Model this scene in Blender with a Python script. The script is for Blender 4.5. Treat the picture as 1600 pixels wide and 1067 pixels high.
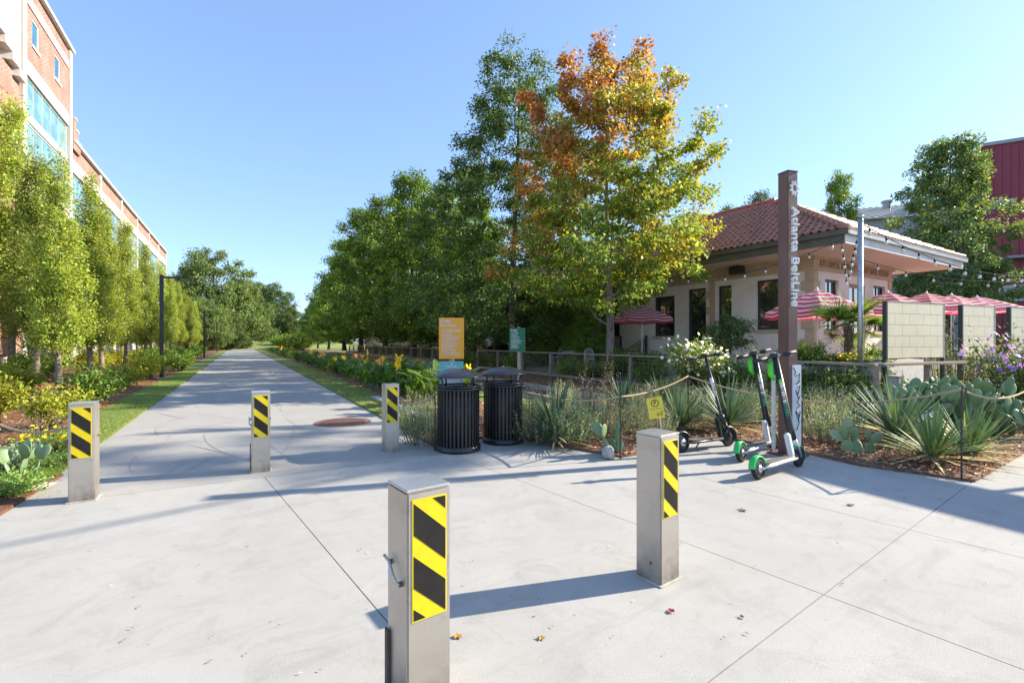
import bpy, bmesh, math, random
import numpy as np
from mathutils import Vector, Matrix

# ------------------------------------------------------------------ scene, camera, sky, sun, exposure
for o in list(bpy.data.objects):
    bpy.data.objects.remove(o, do_unlink=True)
scn = bpy.context.scene
COL = scn.collection
cam_d = bpy.data.cameras.new('camera')
cam = bpy.data.objects.new('camera', cam_d); COL.objects.link(cam)
cam.location = (0, 0, 1.5)
cam.rotation_euler = (math.radians(90), 0, 0)
cam_d.sensor_width = 36; cam_d.lens = 17.0
cam_d.clip_start = 0.05; cam_d.clip_end = 3000
scn.camera = cam

SUN_EL = math.radians(29.0)
SUN_AZ = math.atan2(0.965, 0.262)            # clockwise from +Y
sun_dir = Vector((math.sin(SUN_AZ)*math.cos(SUN_EL), math.cos(SUN_AZ)*math.cos(SUN_EL), math.sin(SUN_EL)))
world = bpy.data.worlds.new('World'); scn.world = world; world.use_nodes = True
wn = world.node_tree; wn.nodes.clear()
sky = wn.nodes.new('ShaderNodeTexSky'); sky.sky_type = 'NISHITA'; sky.sun_disc = False
sky.sun_elevation = SUN_EL; sky.sun_rotation = SUN_AZ
sky.altitude = 900; sky.air_density = 1.0; sky.dust_density = 0.8; sky.ozone_density = 1.2
bg = wn.nodes.new('ShaderNodeBackground'); bg.inputs[1].default_value = 0.135
wo = wn.nodes.new('ShaderNodeOutputWorld')
sg_ = wn.nodes.new('ShaderNodeGamma'); sg_.inputs[1].default_value = 0.62          # soft clear-air sky, less contrast to the horizon
st_ = wn.nodes.new('ShaderNodeMix'); st_.data_type = 'RGBA'; st_.blend_type = 'MULTIPLY'; st_.inputs[0].default_value = 1.0; st_.inputs[7].default_value = (0.90, 1.12, 1.45, 1)
wn.links.new(sky.outputs[0], sg_.inputs[0]); wn.links.new(sg_.outputs[0], st_.inputs[6]); wn.links.new(st_.outputs[2], bg.inputs[0]); wn.links.new(bg.outputs[0], wo.inputs[0])
sl = bpy.data.lights.new('sun', 'SUN'); sl.energy = 4.1; sl.angle = math.radians(0.5); sl.color = (1.0, 0.90, 0.72)
so = bpy.data.objects.new('sun', sl); COL.objects.link(so)
so.rotation_euler = (-sun_dir).to_track_quat('-Z', 'Y').to_euler()
so.location = sun_dir*60
scn.view_settings.view_transform = 'Standard'; scn.view_settings.look = 'None'
scn.view_settings.exposure = 1.45; scn.view_settings.gamma = 1.0
scn.view_settings.use_curve_mapping = False
scn.render.engine = 'CYCLES'
scn.cycles.use_denoising = True
scn.cycles.max_bounces = 8; scn.cycles.transparent_max_bounces = 8

# ------------------------------------------------------------------ helpers
R = math.radians
PU = Vector((-0.49, 0.872)); PN = Vector((0.872, 0.49))     # along the trail / across it (to the right)
TRAIL_ROT = math.atan2(0.49, 0.872)
def W(s, n, z=0.0):
    return Vector((PU.x*s + PN.x*n, PU.y*s + PN.y*n, z))
def G(px, py, z=0.0):                                        # ground point sighted at a place in the photo
    d = 755.0*(1.5-z)/(py-533.0)
    return Vector(((px-800.0)/755.0*d, d, z))
def S(px, d, z=0.0):                                         # point at distance d in direction px
    return Vector(((px-800.0)/755.0*d, d, z))

def node_mat(name):
    m = bpy.data.materials.new(name); m.use_nodes = True
    nt = m.node_tree
    b = nt.nodes['Principled BSDF']
    return m, nt, b
def mixcol(nt, fac, a, b, blend='MIX'):
    n = nt.nodes.new('ShaderNodeMix'); n.data_type = 'RGBA'; n.blend_type = blend
    for sock, val in ((n.inputs[0], fac), (n.inputs[6], a), (n.inputs[7], b)):
        if hasattr(val, 'is_linked') or isinstance(val, bpy.types.NodeSocket): nt.links.new(val, sock)
        elif isinstance(val, (int, float)): sock.default_value = val
        else: sock.default_value = (*val, 1)
    return n.outputs[2]
def noise(nt, scale, detail=4, rough=0.6, vec=None, dist=0.0):
    n = nt.nodes.new('ShaderNodeTexNoise'); n.inputs['Scale'].default_value = scale
    n.inputs['Detail'].default_value = detail; n.inputs['Roughness'].default_value = rough
    n.inputs['Distortion'].default_value = dist
    if vec is not None: nt.links.new(vec, n.inputs['Vector'])
    return n.outputs['Fac']
def ramp(nt, fac, lo, hi):
    n = nt.nodes.new('ShaderNodeMapRange'); nt.links.new(fac, n.inputs[0])
    n.inputs[1].default_value = lo; n.inputs[2].default_value = hi
    return n.outputs[0]
def coords(nt, kind='Object', scale=None):
    if kind == 'World':
        v = nt.nodes.new('ShaderNodeNewGeometry').outputs['Position']
    else:
        v = nt.nodes.new('ShaderNodeTexCoord').outputs[kind]
    if scale:
        mp = nt.nodes.new('ShaderNodeMapping'); mp.inputs['Scale'].default_value = scale
        nt.links.new(v, mp.inputs[0]); v = mp.outputs[0]
    return v
def bump(nt, b, h, strength, dist=0.01):
    n = nt.nodes.new('ShaderNodeBump'); n.inputs['Strength'].default_value = strength
    n.inputs['Distance'].default_value = dist
    nt.links.new(h, n.inputs['Height']); nt.links.new(n.outputs[0], b.inputs['Normal'])
def mat(name, c1, c2=None, scale=6, rough=0.6, metal=0.0, bmp=0.0, bscale=None, lo=0.35, hi=0.65, kind='Object', stretch=None, rrange=0.0, bdist=0.01, spec=None):
    m, nt, b = node_mat(name)
    b.inputs['Roughness'].default_value = rough; b.inputs['Metallic'].default_value = metal
    if spec is not None: b.inputs['Specular IOR Level'].default_value = spec
    v = coords(nt, kind, stretch)
    if c2 is None: c2 = tuple(x*0.8 for x in c1)
    f = ramp(nt, noise(nt, scale, vec=v), lo, hi)
    nt.links.new(mixcol(nt, f, c1, c2), b.inputs['Base Color'])
    if rrange:
        rr = nt.nodes.new('ShaderNodeMapRange'); nt.links.new(noise(nt, scale*2.3, vec=v), rr.inputs[0])
        rr.inputs[3].default_value = rough-rrange; rr.inputs[4].default_value = rough+rrange
        nt.links.new(rr.outputs[0], b.inputs['Roughness'])
    if bmp: bump(nt, b, noise(nt, bscale or scale*4, 5, vec=v), bmp, bdist)
    return m
LEAFV = 1.6
def leaf_mat(name, trans=0.35, rough=0.5, vary=0.25):
    m, nt, b = node_mat(name)
    at = nt.nodes.new('ShaderNodeAttribute'); at.attribute_name = 'col'
    oi = nt.nodes.new('ShaderNodeObjectInfo')
    mr = nt.nodes.new('ShaderNodeMapRange'); nt.links.new(oi.outputs['Random'], mr.inputs[0])
    mr.inputs[3].default_value = LEAFV*(1-vary); mr.inputs[4].default_value = LEAFV*(1+vary)
    hs = nt.nodes.new('ShaderNodeHueSaturation'); nt.links.new(at.outputs['Color'], hs.inputs['Color'])
    nt.links.new(mr.outputs[0], hs.inputs['Value'])
    nt.links.new(hs.outputs[0], b.inputs['Base Color'])
    b.inputs['Roughness'].default_value = rough; b.inputs['Specular IOR Level'].default_value = 0.35
    t = nt.nodes.new('ShaderNodeBsdfTranslucent')
    g = mixcol(nt, 1.0, hs.outputs[0], (1.25, 1.2, 0.6), 'MULTIPLY')
    nt.links.new(g, t.inputs['Color'])
    mx = nt.nodes.new('ShaderNodeMixShader'); mx.inputs[0].default_value = trans
    nt.links.new(b.outputs[0], mx.inputs[1]); nt.links.new(t.outputs[0], mx.inputs[2])
    nt.links.new(mx.outputs[0], nt.nodes['Material Output'].inputs['Surface'])
    return m

class MB:
    def __init__(s): s.v = []; s.f = []; s.m = []
    def add(s, vs, fs, mi=0, M=None):
        o = len(s.v)
        if M is not None: vs = [M @ Vector(p) for p in vs]
        s.v += [tuple(p) for p in vs]; s.f += [tuple(i+o for i in f) for f in fs]; s.m += [mi]*len(fs)
        return s
    def box(s, c, d, mi=0, rz=0, M=None):
        hx, hy, hz = d[0]/2, d[1]/2, d[2]/2
        vs = [Vector((x, y, z)) for z in (-hz, hz) for x, y in ((-hx, -hy), (hx, -hy), (hx, hy), (-hx, hy))]
        if rz: vs = [Matrix.Rotation(rz, 3, 'Z') @ v for v in vs]
        vs = [v + Vector(c) for v in vs]
        return s.add(vs, [(3, 2, 1, 0), (4, 5, 6, 7), (0, 1, 5, 4), (1, 2, 6, 5), (2, 3, 7, 6), (3, 0, 4, 7)], mi, M)
    def b2(s, lo, hi, mi=0, M=None):
        return s.box([(a+b)/2 for a, b in zip(lo, hi)], [abs(b-a) for a, b in zip(lo, hi)], mi, 0, M)
    def cbox(s, c, d, ch, mi=0, M=None):                    # box with chamfered edges
        bm = bmesh.new(); bmesh.ops.create_cube(bm, size=1)
        for v in bm.verts: v.co = Vector((v.co.x*d[0], v.co.y*d[1], v.co.z*d[2]))
        bmesh.ops.bevel(bm, geom=bm.edges[:], offset=ch, segments=2, affect='EDGES')
        bm.verts.index_update()
        vs = [v.co+Vector(c) for v in bm.verts]; fs = [[v.index for v in f.verts] for f in bm.faces]; bm.free()
        return s.add(vs, fs, mi, M)
    def prism(s, poly, z0, z1, mi=0, M=None):
        n = len(poly); vs = [(x, y, z0) for x, y in poly]+[(x, y, z1) for x, y in poly]
        a = sum(poly[i][0]*poly[(i+1) % n][1]-poly[(i+1) % n][0]*poly[i][1] for i in range(n))
        fs = [tuple(range(n, 2*n)), tuple(reversed(range(n)))]+[(i, (i+1) % n, n+(i+1) % n, n+i) for i in range(n)]
        if a < 0: fs = [tuple(reversed(f)) for f in fs]
        return s.add(vs, fs, mi, M)
    def tube(s, pts, rad, seg=6, mi=0, M=None, cap=True):
        pts = [Vector(p) for p in pts]; n = len(pts)
        if not hasattr(rad, '__len__'): rad = [rad]*n
        vs = []; prev = None
        for i, p in enumerate(pts):
            t = (pts[min(i+1, n-1)]-pts[max(i-1, 0)])
            t = t.normalized() if t.length > 1e-9 else Vector((0, 0, 1))
            if prev is None:
                a = Vector((1, 0, 0)) if abs(t.x) < 0.8 else Vector((0, 1, 0))
            else: a = prev
            a = (a - t*a.dot(t)).normalized(); b = t.cross(a); prev = a
            for k in range(seg):
                an = 2*math.pi*k/seg
                vs.append(p + (a*math.cos(an)+b*math.sin(an))*rad[i])
        fs = [(i*seg+k, i*seg+(k+1) % seg, (i+1)*seg+(k+1) % seg, (i+1)*seg+k) for i in range(n-1) for k in range(seg)]
        if cap: fs += [tuple(reversed(range(seg))), tuple(range((n-1)*seg, n*seg))]
        return s.add(vs, fs, mi, M)
    def lathe(s, prof, seg=24, mi=0, M=None, c=(0, 0, 0), a0=0, a1=2*math.pi):
        full = abs(a1-a0-2*math.pi) < 1e-6; ns = seg if full else seg+1
        vs = [(c[0]+r*math.cos(a0+(a1-a0)*k/seg), c[1]+r*math.sin(a0+(a1-a0)*k/seg), c[2]+z) for r, z in prof for k in range(ns)]
        fs = [(i*ns+k, i*ns+(k+1) % ns, (i+1)*ns+(k+1) % ns, (i+1)*ns+k) for i in range(len(prof)-1) for k in range(seg)]
        return s.add(vs, fs, mi, M)
    def mesh(s, name, mats, smooth=False):
        me = bpy.data.meshes.new(name); me.from_pydata(s.v, [], s.f)
        for m in (mats if isinstance(mats, (list, tuple)) else [mats]): me.materials.append(m)
        me.polygons.foreach_set('material_index', s.m)
        if smooth: me.polygons.foreach_set('use_smooth', [True]*len(s.f))
        me.update(); return me
    def build(s, name, mats, parent=None, smooth=False, kind=None):
        return link(name, s.mesh(name, mats, smooth), parent, kind)
def link(name, me, parent=None, kind=None, loc=None, rz=None):
    o = bpy.data.objects.new(name, me); COL.objects.link(o)
    if parent is not None: o.parent = parent
    if kind: o['kind'] = kind
    if loc is not None: o.location = loc
    if rz is not None: o.rotation_euler = (0, 0, rz)
    return o
def tag(o, label, cat, group=None, kind=None):
    o['label'] = label; o['category'] = cat
    if group: o['group'] = group
    if kind: o['kind'] = kind
    return o
def thing(name, label, cat, loc=(0, 0, 0), rz=0, group=None):
    o = bpy.data.objects.new(name, None); COL.objects.link(o); o.empty_display_size = 0.2
    o.location = loc; o.rotation_euler = (0, 0, rz)
    return tag(o, label, cat, group)
KIDS = {}
def dup(root, loc, rz=None, label=None, scale=None, group=None):
    def cp(o, par):
        c = o.copy(); COL.objects.link(c)
        if par is not None: c.parent = par
        for ch in o.children: cp(ch, c)
        return c
    r = cp(root, None); r.location = loc
    if rz is not None: r.rotation_euler = (0, 0, rz)
    if label: r['label'] = label
    if scale is not None: r.scale = (scale,)*3 if not hasattr(scale, '__len__') else scale
    if group: r['group'] = group
    return r
ORD = ['first', 'second', 'third', 'fourth', 'fifth', 'sixth', 'seventh', 'eighth', 'ninth', 'tenth', 'eleventh', 'twelfth', 'thirteenth',
       'fourteenth', 'fifteenth', 'sixteenth', 'seventeenth', 'eighteenth', 'nineteenth', 'twentieth'] + ['twenty-'+w for w in
       ('first', 'second', 'third', 'fourth', 'fifth', 'sixth', 'seventh', 'eighth', 'ninth')] + ['thirtieth'] + ['thirty-'+w for w in
       ('first', 'second', 'third', 'fourth', 'fifth', 'sixth', 'seventh', 'eighth', 'ninth')] + ['fortieth'] + ['forty-'+w for w in
       ('first', 'second', 'third', 'fourth', 'fifth', 'sixth', 'seventh', 'eighth', 'ninth')]
def text_mesh(txt, size, depth, bold=0.0, spacing=1.0):
    cu = bpy.data.curves.new('lettering', 'FONT'); cu.body = txt; cu.size = size; cu.extrude = depth; cu.offset = bold
    cu.align_x = 'CENTER'; cu.align_y = 'CENTER'; cu.space_character = spacing
    o = bpy.data.objects.new('lettering', cu); COL.objects.link(o)
    dg = bpy.context.evaluated_depsgraph_get(); dg.update()
    me = bpy.data.meshes.new_from_object(o.evaluated_get(dg))
    bpy.data.objects.remove(o, do_unlink=True); bpy.data.curves.remove(cu)
    return me
def letters(me, m, parent, origin, xa, ya, sx=1.0, name='letter'):
    # one object per letter: islands whose spans along the line overlap belong to the same letter
    n = len(me.vertices); par = list(range(n))
    def find(i):
        while par[i] != i: par[i] = par[par[i]]; i = par[i]
        return i
    for e in me.edges: par[find(e.vertices[0])] = find(e.vertices[1])
    isl = {}
    for i in range(n): isl.setdefault(find(i), []).append(i)
    spans = sorted((min(me.vertices[i].co.x for i in v), max(me.vertices[i].co.x for i in v), v) for v in isl.values())
    grp = []
    for a, b, v in spans:
        if grp and a < grp[-1][1]-1e-4: grp[-1][1] = max(grp[-1][1], b); grp[-1][2] += v
        else: grp.append([a, b, list(v)])
    for a, b, v in grp:
        ix = {q: k for k, q in enumerate(v)}; sv = set(v)
        nm = bpy.data.meshes.new(name); nm.from_pydata([(me.vertices[q].co.x*sx, me.vertices[q].co.y, me.vertices[q].co.z) for q in v], [], [[ix[q] for q in p.vertices] for p in me.polygons if p.vertices[0] in sv])
        nm.materials.append(m); nm.update(); place_mat(link(name, nm, parent), origin, xa, ya)
def place_mat(o, origin, xa, ya):
    xa = Vector(xa).normalized(); ya = Vector(ya).normalized(); za = xa.cross(ya)
    M = Matrix((xa, ya, za)).transposed().to_4x4(); M.translation = Vector(origin)
    o.matrix_local = M
    return o

# numpy leaf cards: every leaf is its own folded blade
def leaf_mesh(name, P, D, Nn, L, Wd, cols, m, fold=0.18):
    k = len(P)
    def nz(a): return a/np.maximum(np.linalg.norm(a, axis=1, keepdims=True), 1e-9)
    D = nz(D); Sd = nz(np.cross(D, Nn)); Nn = np.cross(Sd, D)
    L = np.broadcast_to(np.asarray(L, float), (k,))[:, None]; Wd = np.broadcast_to(np.asarray(Wd, float), (k,))[:, None]
    V = np.empty((k, 4, 3))
    V[:, 0] = P; V[:, 2] = P + D*L - Nn*L*fold
    V[:, 1] = P + D*L*0.48 + Sd*Wd*0.5 + Nn*Wd*fold; V[:, 3] = P + D*L*0.48 - Sd*Wd*0.5 + Nn*Wd*fold
    return raw_mesh(name, V.reshape(-1, 3), 4, np.repeat(cols, 4, axis=0), m)
def raw_mesh(name, V, per, cols, m):
    n = len(V); k = n//per
    me = bpy.data.meshes.new(name)
    me.vertices.add(n); me.vertices.foreach_set('co', np.ascontiguousarray(V, dtype=np.float32).ravel())
    me.loops.add(n); me.loops.foreach_set('vertex_index', np.arange(n, dtype=np.int32))
    me.polygons.add(k); me.polygons.foreach_set('loop_start', np.arange(0, n, per, dtype=np.int32))
    if cols is not None:
        ca = me.color_attributes.new('col', 'FLOAT_COLOR', 'POINT')
        c4 = np.ones((n, 4), np.float32); c4[:, :3] = np.clip(cols, 0, 1); ca.data.foreach_set('color', c4.ravel())
    me.materials.append(m)
    me.update(calc_edges=True)
    return me
def blade_mesh(name, P, D, L, Wd, droop, cols, m, seg=3, roll=None):
    """long strap leaves / grass blades, seg quads each, bending down by droop"""
    k = len(P); D = D/np.maximum(np.linalg.norm(D, axis=1, keepdims=True), 1e-9)
    up = np.array([0, 0, 1.0]); Sd = np.cross(D, up); Sd /= np.maximum(np.linalg.norm(Sd, axis=1, keepdims=True), 1e-6)
    if roll is not None:
        Nn = np.cross(Sd, D); Sd = Sd*np.cos(roll)[:, None] + Nn*np.sin(roll)[:, None]
    L = np.broadcast_to(L, (k,)); Wd = np.broadcast_to(Wd, (k,)); droop = np.broadcast_to(droop, (k,))
    quads = []
    def at(t):
        c = P + D*(L*t)[:, None]; c = c.copy(); c[:, 2] -= droop*L*t*t
        w = Wd*(1-0.92*t**1.6)*(0.75+0.5*min(t*3, 0.5))
        return c - Sd*(w/2)[:, None], c + Sd*(w/2)[:, None]
    for i in range(seg):
        a0, b0 = at(i/seg); a1, b1 = at((i+1)/seg)
        quads.append(np.stack([a0, b0, b1, a1], axis=1))
    V = np.stack(quads, axis=1).reshape(-1, 3)
    return raw_mesh(name, V, 4, np.repeat(cols, 4*seg, axis=0), m)
def jit(c, k, rng, v=0.25, h=0.12):
    c = np.asarray(c, float)[None, :]*np.exp(rng.normal(0, v, (k, 1)))
    return np.clip(c*(1+rng.normal(0, h, (k, 3))), 0.004, 0.95)

# ------------------------------------------------------------------ materials
M = {}
def concrete_mat(name, c1, c2, dirt):
    m, nt, b = node_mat(name); v = coords(nt, 'World')
    rot = nt.nodes.new('ShaderNodeMapping'); rot.inputs['Rotation'].default_value = (0, 0, -R(36.9)); nt.links.new(v, rot.inputs[0]); vr = rot.outputs[0]
    def sc(x, y):
        mp = nt.nodes.new('ShaderNodeMapping'); mp.inputs['Scale'].default_value = (x, y, 1); nt.links.new(vr, mp.inputs[0]); return mp.outputs[0]
    c = mixcol(nt, ramp(nt, noise(nt, 0.7, 6, 0.7, v), 0.3, 0.7), c1, c2)
    c = mixcol(nt, ramp(nt, noise(nt, 2.6, 8, 0.75, v, 0.8), 0.5, 0.85), c, dirt)                       # blotchy staining
    c = mixcol(nt, ramp(nt, noise(nt, 1.1, 5, 0.7, sc(0.35, 3.0), 0.3), 0.55, 0.85), c, tuple(x*0.85 for x in c2))   # long drag streaks
    c = mixcol(nt, ramp(nt, noise(nt, 95, 4, 0.8, v), 0.58, 0.75), c, tuple(x*0.72 for x in c2))        # sandy grain
    for scale, thr, col in ((2.2, 0.045, tuple(x*0.5 for x in dirt)), (5.5, 0.06, tuple(x*0.62 for x in dirt))):   # gum and drip spots
        vo = nt.nodes.new('ShaderNodeTexVoronoi'); vo.inputs['Scale'].default_value = scale; nt.links.new(v, vo.inputs['Vector'])
        q = nt.nodes.new('ShaderNodeMapRange'); nt.links.new(vo.outputs['Distance'], q.inputs[0]); q.inputs[1].default_value = thr; q.inputs[2].default_value = thr*0.6
        r_ = nt.nodes.new('ShaderNodeMath'); r_.operation = 'GREATER_THAN'; r_.inputs[1].default_value = 0.72
        sp = nt.nodes.new('ShaderNodeSeparateColor'); nt.links.new(vo.outputs['Color'], sp.inputs[0]); nt.links.new(sp.outputs[0], r_.inputs[0])
        mu = nt.nodes.new('ShaderNodeMath'); mu.operation = 'MULTIPLY'; nt.links.new(q.outputs[0], mu.inputs[0]); nt.links.new(r_.outputs[0], mu.inputs[1])
        m2 = nt.nodes.new('ShaderNodeMath'); m2.operation = 'MULTIPLY'; m2.inputs[1].default_value = 0.6; nt.links.new(mu.outputs[0], m2.inputs[0])
        c = mixcol(nt, m2.outputs[0], c, col)
    nt.links.new(c, b.inputs['Base Color']); b.inputs['Roughness'].default_value = 0.88
    b.inputs['Specular IOR Level'].default_value = 0.2
    ad = nt.nodes.new('ShaderNodeMath'); nt.links.new(noise(nt, 120, 4, 0.75, v), ad.inputs[0]); nt.links.new(noise(nt, 20, 3, 0.6, sc(0.6, 14)), ad.inputs[1])
    bump(nt, b, ad.outputs[0], 0.4, 0.005)
    return m
M['concrete'] = concrete_mat('plaza_concrete', (0.435, 0.421, 0.398), (0.355, 0.343, 0.322), (0.285, 0.27, 0.248))
M['trail'] = concrete_mat('trail_concrete', (0.39, 0.375, 0.352), (0.34, 0.327, 0.308), (0.285, 0.27, 0.25))
M['ground'] = mat('ground_cover', (0.10, 0.12, 0.04), (0.16, 0.12, 0.06), 0.3, 0.95, bmp=0.5, bscale=8, kind='World', bdist=0.05)
M['mulch'] = mat('bark_mulch', (0.15, 0.08, 0.048), (0.26, 0.15, 0.095), 14, 0.95, bmp=1.0, bscale=45, kind='World', bdist=0.03)
M['straw'] = mat('pine_straw', (0.28, 0.125, 0.06), (0.16, 0.075, 0.04), 9, 0.95, bmp=1.0, bscale=50, kind='World', bdist=0.03, stretch=(1, 2.5, 1))
M['lawn'] = mat('lawn', (0.15, 0.21, 0.04), (0.23, 0.26, 0.07), 3, 0.9, bmp=0.8, bscale=60, kind='World', bdist=0.03)
M['patio'] = mat('patio_gravel', (0.30, 0.25, 0.20), (0.22, 0.17, 0.13), 12, 0.95, bmp=0.7, bscale=40, kind='World', bdist=0.02)
M['soil'] = mat('joint_filler', (0.13, 0.115, 0.10), None, 8, 0.95, kind='World')
def steel_mat(name, col, rough, dirt):
    m, nt, b = node_mat(name); v = coords(nt); vs = coords(nt, 'Object', (30, 30, 0.6))
    c = mixcol(nt, ramp(nt, noise(nt, 4, 5, 0.7, v, 0.8), 0.5, 0.8), col, dirt)
    sep = nt.nodes.new('ShaderNodeSeparateXYZ'); nt.links.new(v, sep.inputs[0])
    low = nt.nodes.new('ShaderNodeMapRange'); nt.links.new(sep.outputs[2], low.inputs[0])
    low.inputs[1].default_value = 0.30; low.inputs[2].default_value = 0.0
    mul = nt.nodes.new('ShaderNodeMath'); mul.operation = 'MULTIPLY'
    nt.links.new(low.outputs[0], mul.inputs[0]); nt.links.new(ramp(nt, noise(nt, 7, 4, 0.7, v), 0.3, 0.7), mul.inputs[1])
    c = mixcol(nt, mul.outputs[0], c, tuple(x*0.55 for x in dirt))
    nt.links.new(c, b.inputs['Base Color']); b.inputs['Metallic'].default_value = 0.75
    rr = nt.nodes.new('ShaderNodeMapRange'); nt.links.new(noise(nt, 5, 5, 0.7, v), rr.inputs[0])
    rr.inputs[3].default_value = rough-0.1; rr.inputs[4].default_value = rough+0.15
    nt.links.new(rr.outputs[0], b.inputs['Roughness'])
    bump(nt, b, noise(nt, 6, 3, 0.6, vs), 0.05, 0.003)
    return m
M['steel'] = steel_mat('brushed_stainless', (0.50, 0.46, 0.41), 0.42, (0.36, 0.31, 0.26))
M['steel_cap'] = steel_mat('stainless_cap', (0.62, 0.61, 0.60), 0.3, (0.5, 0.48, 0.45))
M['galv'] = mat('galvanised_steel', (0.55, 0.57, 0.58), (0.42, 0.44, 0.46), 12, 0.4, 0.8)
M['yellow'] = mat('reflective_yellow', (0.70, 0.55, 0.004), (0.62, 0.48, 0.004), 20, 0.4)
M['stripe'] = mat('black_stripe', (0.030, 0.028, 0.027), (0.045, 0.042, 0.04), 10, 0.4)
M['black'] = mat('black_powder_coat', (0.018, 0.018, 0.02), (0.035, 0.034, 0.034), 8, 0.32, rrange=0.1)
M['lid'] = mat('dark_lid_coat', (0.03, 0.034, 0.045), (0.06, 0.055, 0.05), 6, 0.26, rrange=0.12)
M['rubber'] = mat('tyre_rubber', (0.02, 0.02, 0.02), None, 20, 0.8)
M['grip'] = mat('rubber_grip', (0.025, 0.025, 0.028), None, 20, 0.6)
M['deck'] = mat('grip_tape', (0.11, 0.105, 0.095), (0.16, 0.15, 0.13), 30, 0.85, bmp=0.4, bscale=200)
M['alu'] = mat('aluminium', (0.66, 0.66, 0.67), (0.55, 0.55, 0.57), 10, 0.3, 0.7)
M['greenp'] = mat('green_plastic', (0.02, 0.55, 0.12), (0.02, 0.48, 0.10), 5, 0.3)
M['tealp'] = mat('deep_green_plastic', (0.01, 0.34, 0.16), None, 5, 0.35)
M['limep'] = mat('bright_green_plastic', (0.10, 0.70, 0.03), None, 5, 0.35)
M['white'] = mat('white_paint', (0.72, 0.72, 0.71), (0.66, 0.66, 0.64), 5, 0.45)
M['scuffwhite'] = mat('scuffed_white_paint', (0.74, 0.74, 0.73), (0.60, 0.60, 0.60), 7, 0.5)
M['maroon'] = mat('weathered_maroon_steel', (0.125, 0.062, 0.052), (0.19, 0.11, 0.09), 3, 0.55, rrange=0.1, stretch=(1, 1, 0.3))
M['graffiti'] = mat('graffiti_ink', (0.03, 0.03, 0.032), None, 4, 0.6)
M['orange'] = mat('orange_sign_face', (0.95, 0.42, 0.03), (0.90, 0.39, 0.03), 3, 0.4)
M['teal'] = mat('teal_sign_face', (0.16, 0.52, 0.50), None, 3, 0.4)
M['greysign'] = mat('grey_sign_face', (0.30, 0.36, 0.40), None, 3, 0.4)
M['greensign'] = mat('green_sign_face', (0.01, 0.16, 0.075), None, 3, 0.4)
M['print'] = mat('white_print', (0.80, 0.78, 0.74), None, 3, 0.5)
M['psign'] = mat('yellow_sign_face', (0.80, 0.66, 0.06), (0.74, 0.6, 0.06), 4, 0.45)
M['wood'] = mat('weathered_timber', (0.40, 0.31, 0.235), (0.28, 0.21, 0.16), 6, 0.85, bmp=0.5, bscale=18, stretch=(1, 1, 6))
M['woodgrey'] = mat('grey_timber', (0.40, 0.36, 0.31), (0.28, 0.25, 0.22), 6, 0.85, bmp=0.5, bscale=18)
M['wooddark'] = mat('dark_timber', (0.10, 0.075, 0.06), (0.06, 0.045, 0.035), 6, 0.8, bmp=0.4)
M['wire'] = mat('galvanised_wire', (0.34, 0.34, 0.33), None, 6, 0.5, 0.5)
M['rope'] = mat('manila_rope', (0.50, 0.38, 0.22), (0.36, 0.27, 0.16), 60, 0.9, bmp=0.8, bscale=90)
M['rail'] = mat('chalky_grey_rail', (0.46, 0.45, 0.43), (0.34, 0.32, 0.30), 4, 0.7)
M['rust'] = mat('rusted_iron', (0.21, 0.105, 0.07), (0.14, 0.075, 0.055), 10, 0.75, bmp=0.5, bscale=40)
M['bark'] = mat('grey_bark', (0.16, 0.125, 0.10), (0.09, 0.07, 0.055), 8, 0.9, bmp=0.8, bscale=22, stretch=(1, 1, 0.25), bdist=0.03)
M['barkpale'] = mat('pale_bark', (0.30, 0.24, 0.195), (0.17, 0.135, 0.11), 9, 0.9, bmp=0.7, bscale=25, stretch=(1, 1, 0.3), bdist=0.02)
M['leaf'] = leaf_mat('leaf', 0.36)
M['leafthin'] = leaf_mat('thin_leaf', 0.44)
M['succ'] = leaf_mat('waxy_leaf', 0.12, 0.62)
M['petal'] = leaf_mat('petal', 0.4, 0.6, 0.05)
M['chip'] = leaf_mat('dry_litter', 0.05, 0.9, 0.0)
M['cactus'] = mat('cactus_skin', (0.15, 0.235, 0.105), (0.20, 0.285, 0.14), 5, 0.5, bmp=0.25, bscale=60)
M['cactuspale'] = mat('pale_cactus_skin', (0.20, 0.30, 0.17), (0.26, 0.33, 0.19), 5, 0.5, bmp=0.25, bscale=60)
def whitebrick(name, c1, c2, mortar, scale, bw=0.22, bh=0.075):
    m, nt, b = node_mat(name); g = coords(nt)
    sp = nt.nodes.new('ShaderNodeSeparateXYZ'); nt.links.new(g, sp.inputs[0])
    ad = nt.nodes.new('ShaderNodeMath'); nt.links.new(sp.outputs[0], ad.inputs[0]); nt.links.new(sp.outputs[1], ad.inputs[1])
    cb = nt.nodes.new('ShaderNodeCombineXYZ'); nt.links.new(ad.outputs[0], cb.inputs[0]); nt.links.new(sp.outputs[2], cb.inputs[1])
    br = nt.nodes.new('ShaderNodeTexBrick'); nt.links.new(cb.outputs[0], br.inputs['Vector'])
    br.inputs['Scale'].default_value = 1.0; br.inputs['Brick Width'].default_value = bw; br.inputs['Row Height'].default_value = bh
    br.inputs['Mortar Size'].default_value = 0.006 if bw < 0.4 else 0.018
    br.inputs['Color1'].default_value = (*c1, 1); br.inputs['Color2'].default_value = (*c2, 1); br.inputs['Mortar'].default_value = (*mortar, 1)
    c = mixcol(nt, ramp(nt, noise(nt, 0.8, 5, 0.7, g), 0.4, 0.75), br.outputs['Color'], tuple(x*0.75 for x in c1))
    nt.links.new(c, b.inputs['Base Color']); b.inputs['Roughness'].default_value = 0.85
    bump(nt, b, br.outputs['Fac'], -0.5, 0.006)
    return m
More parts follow.
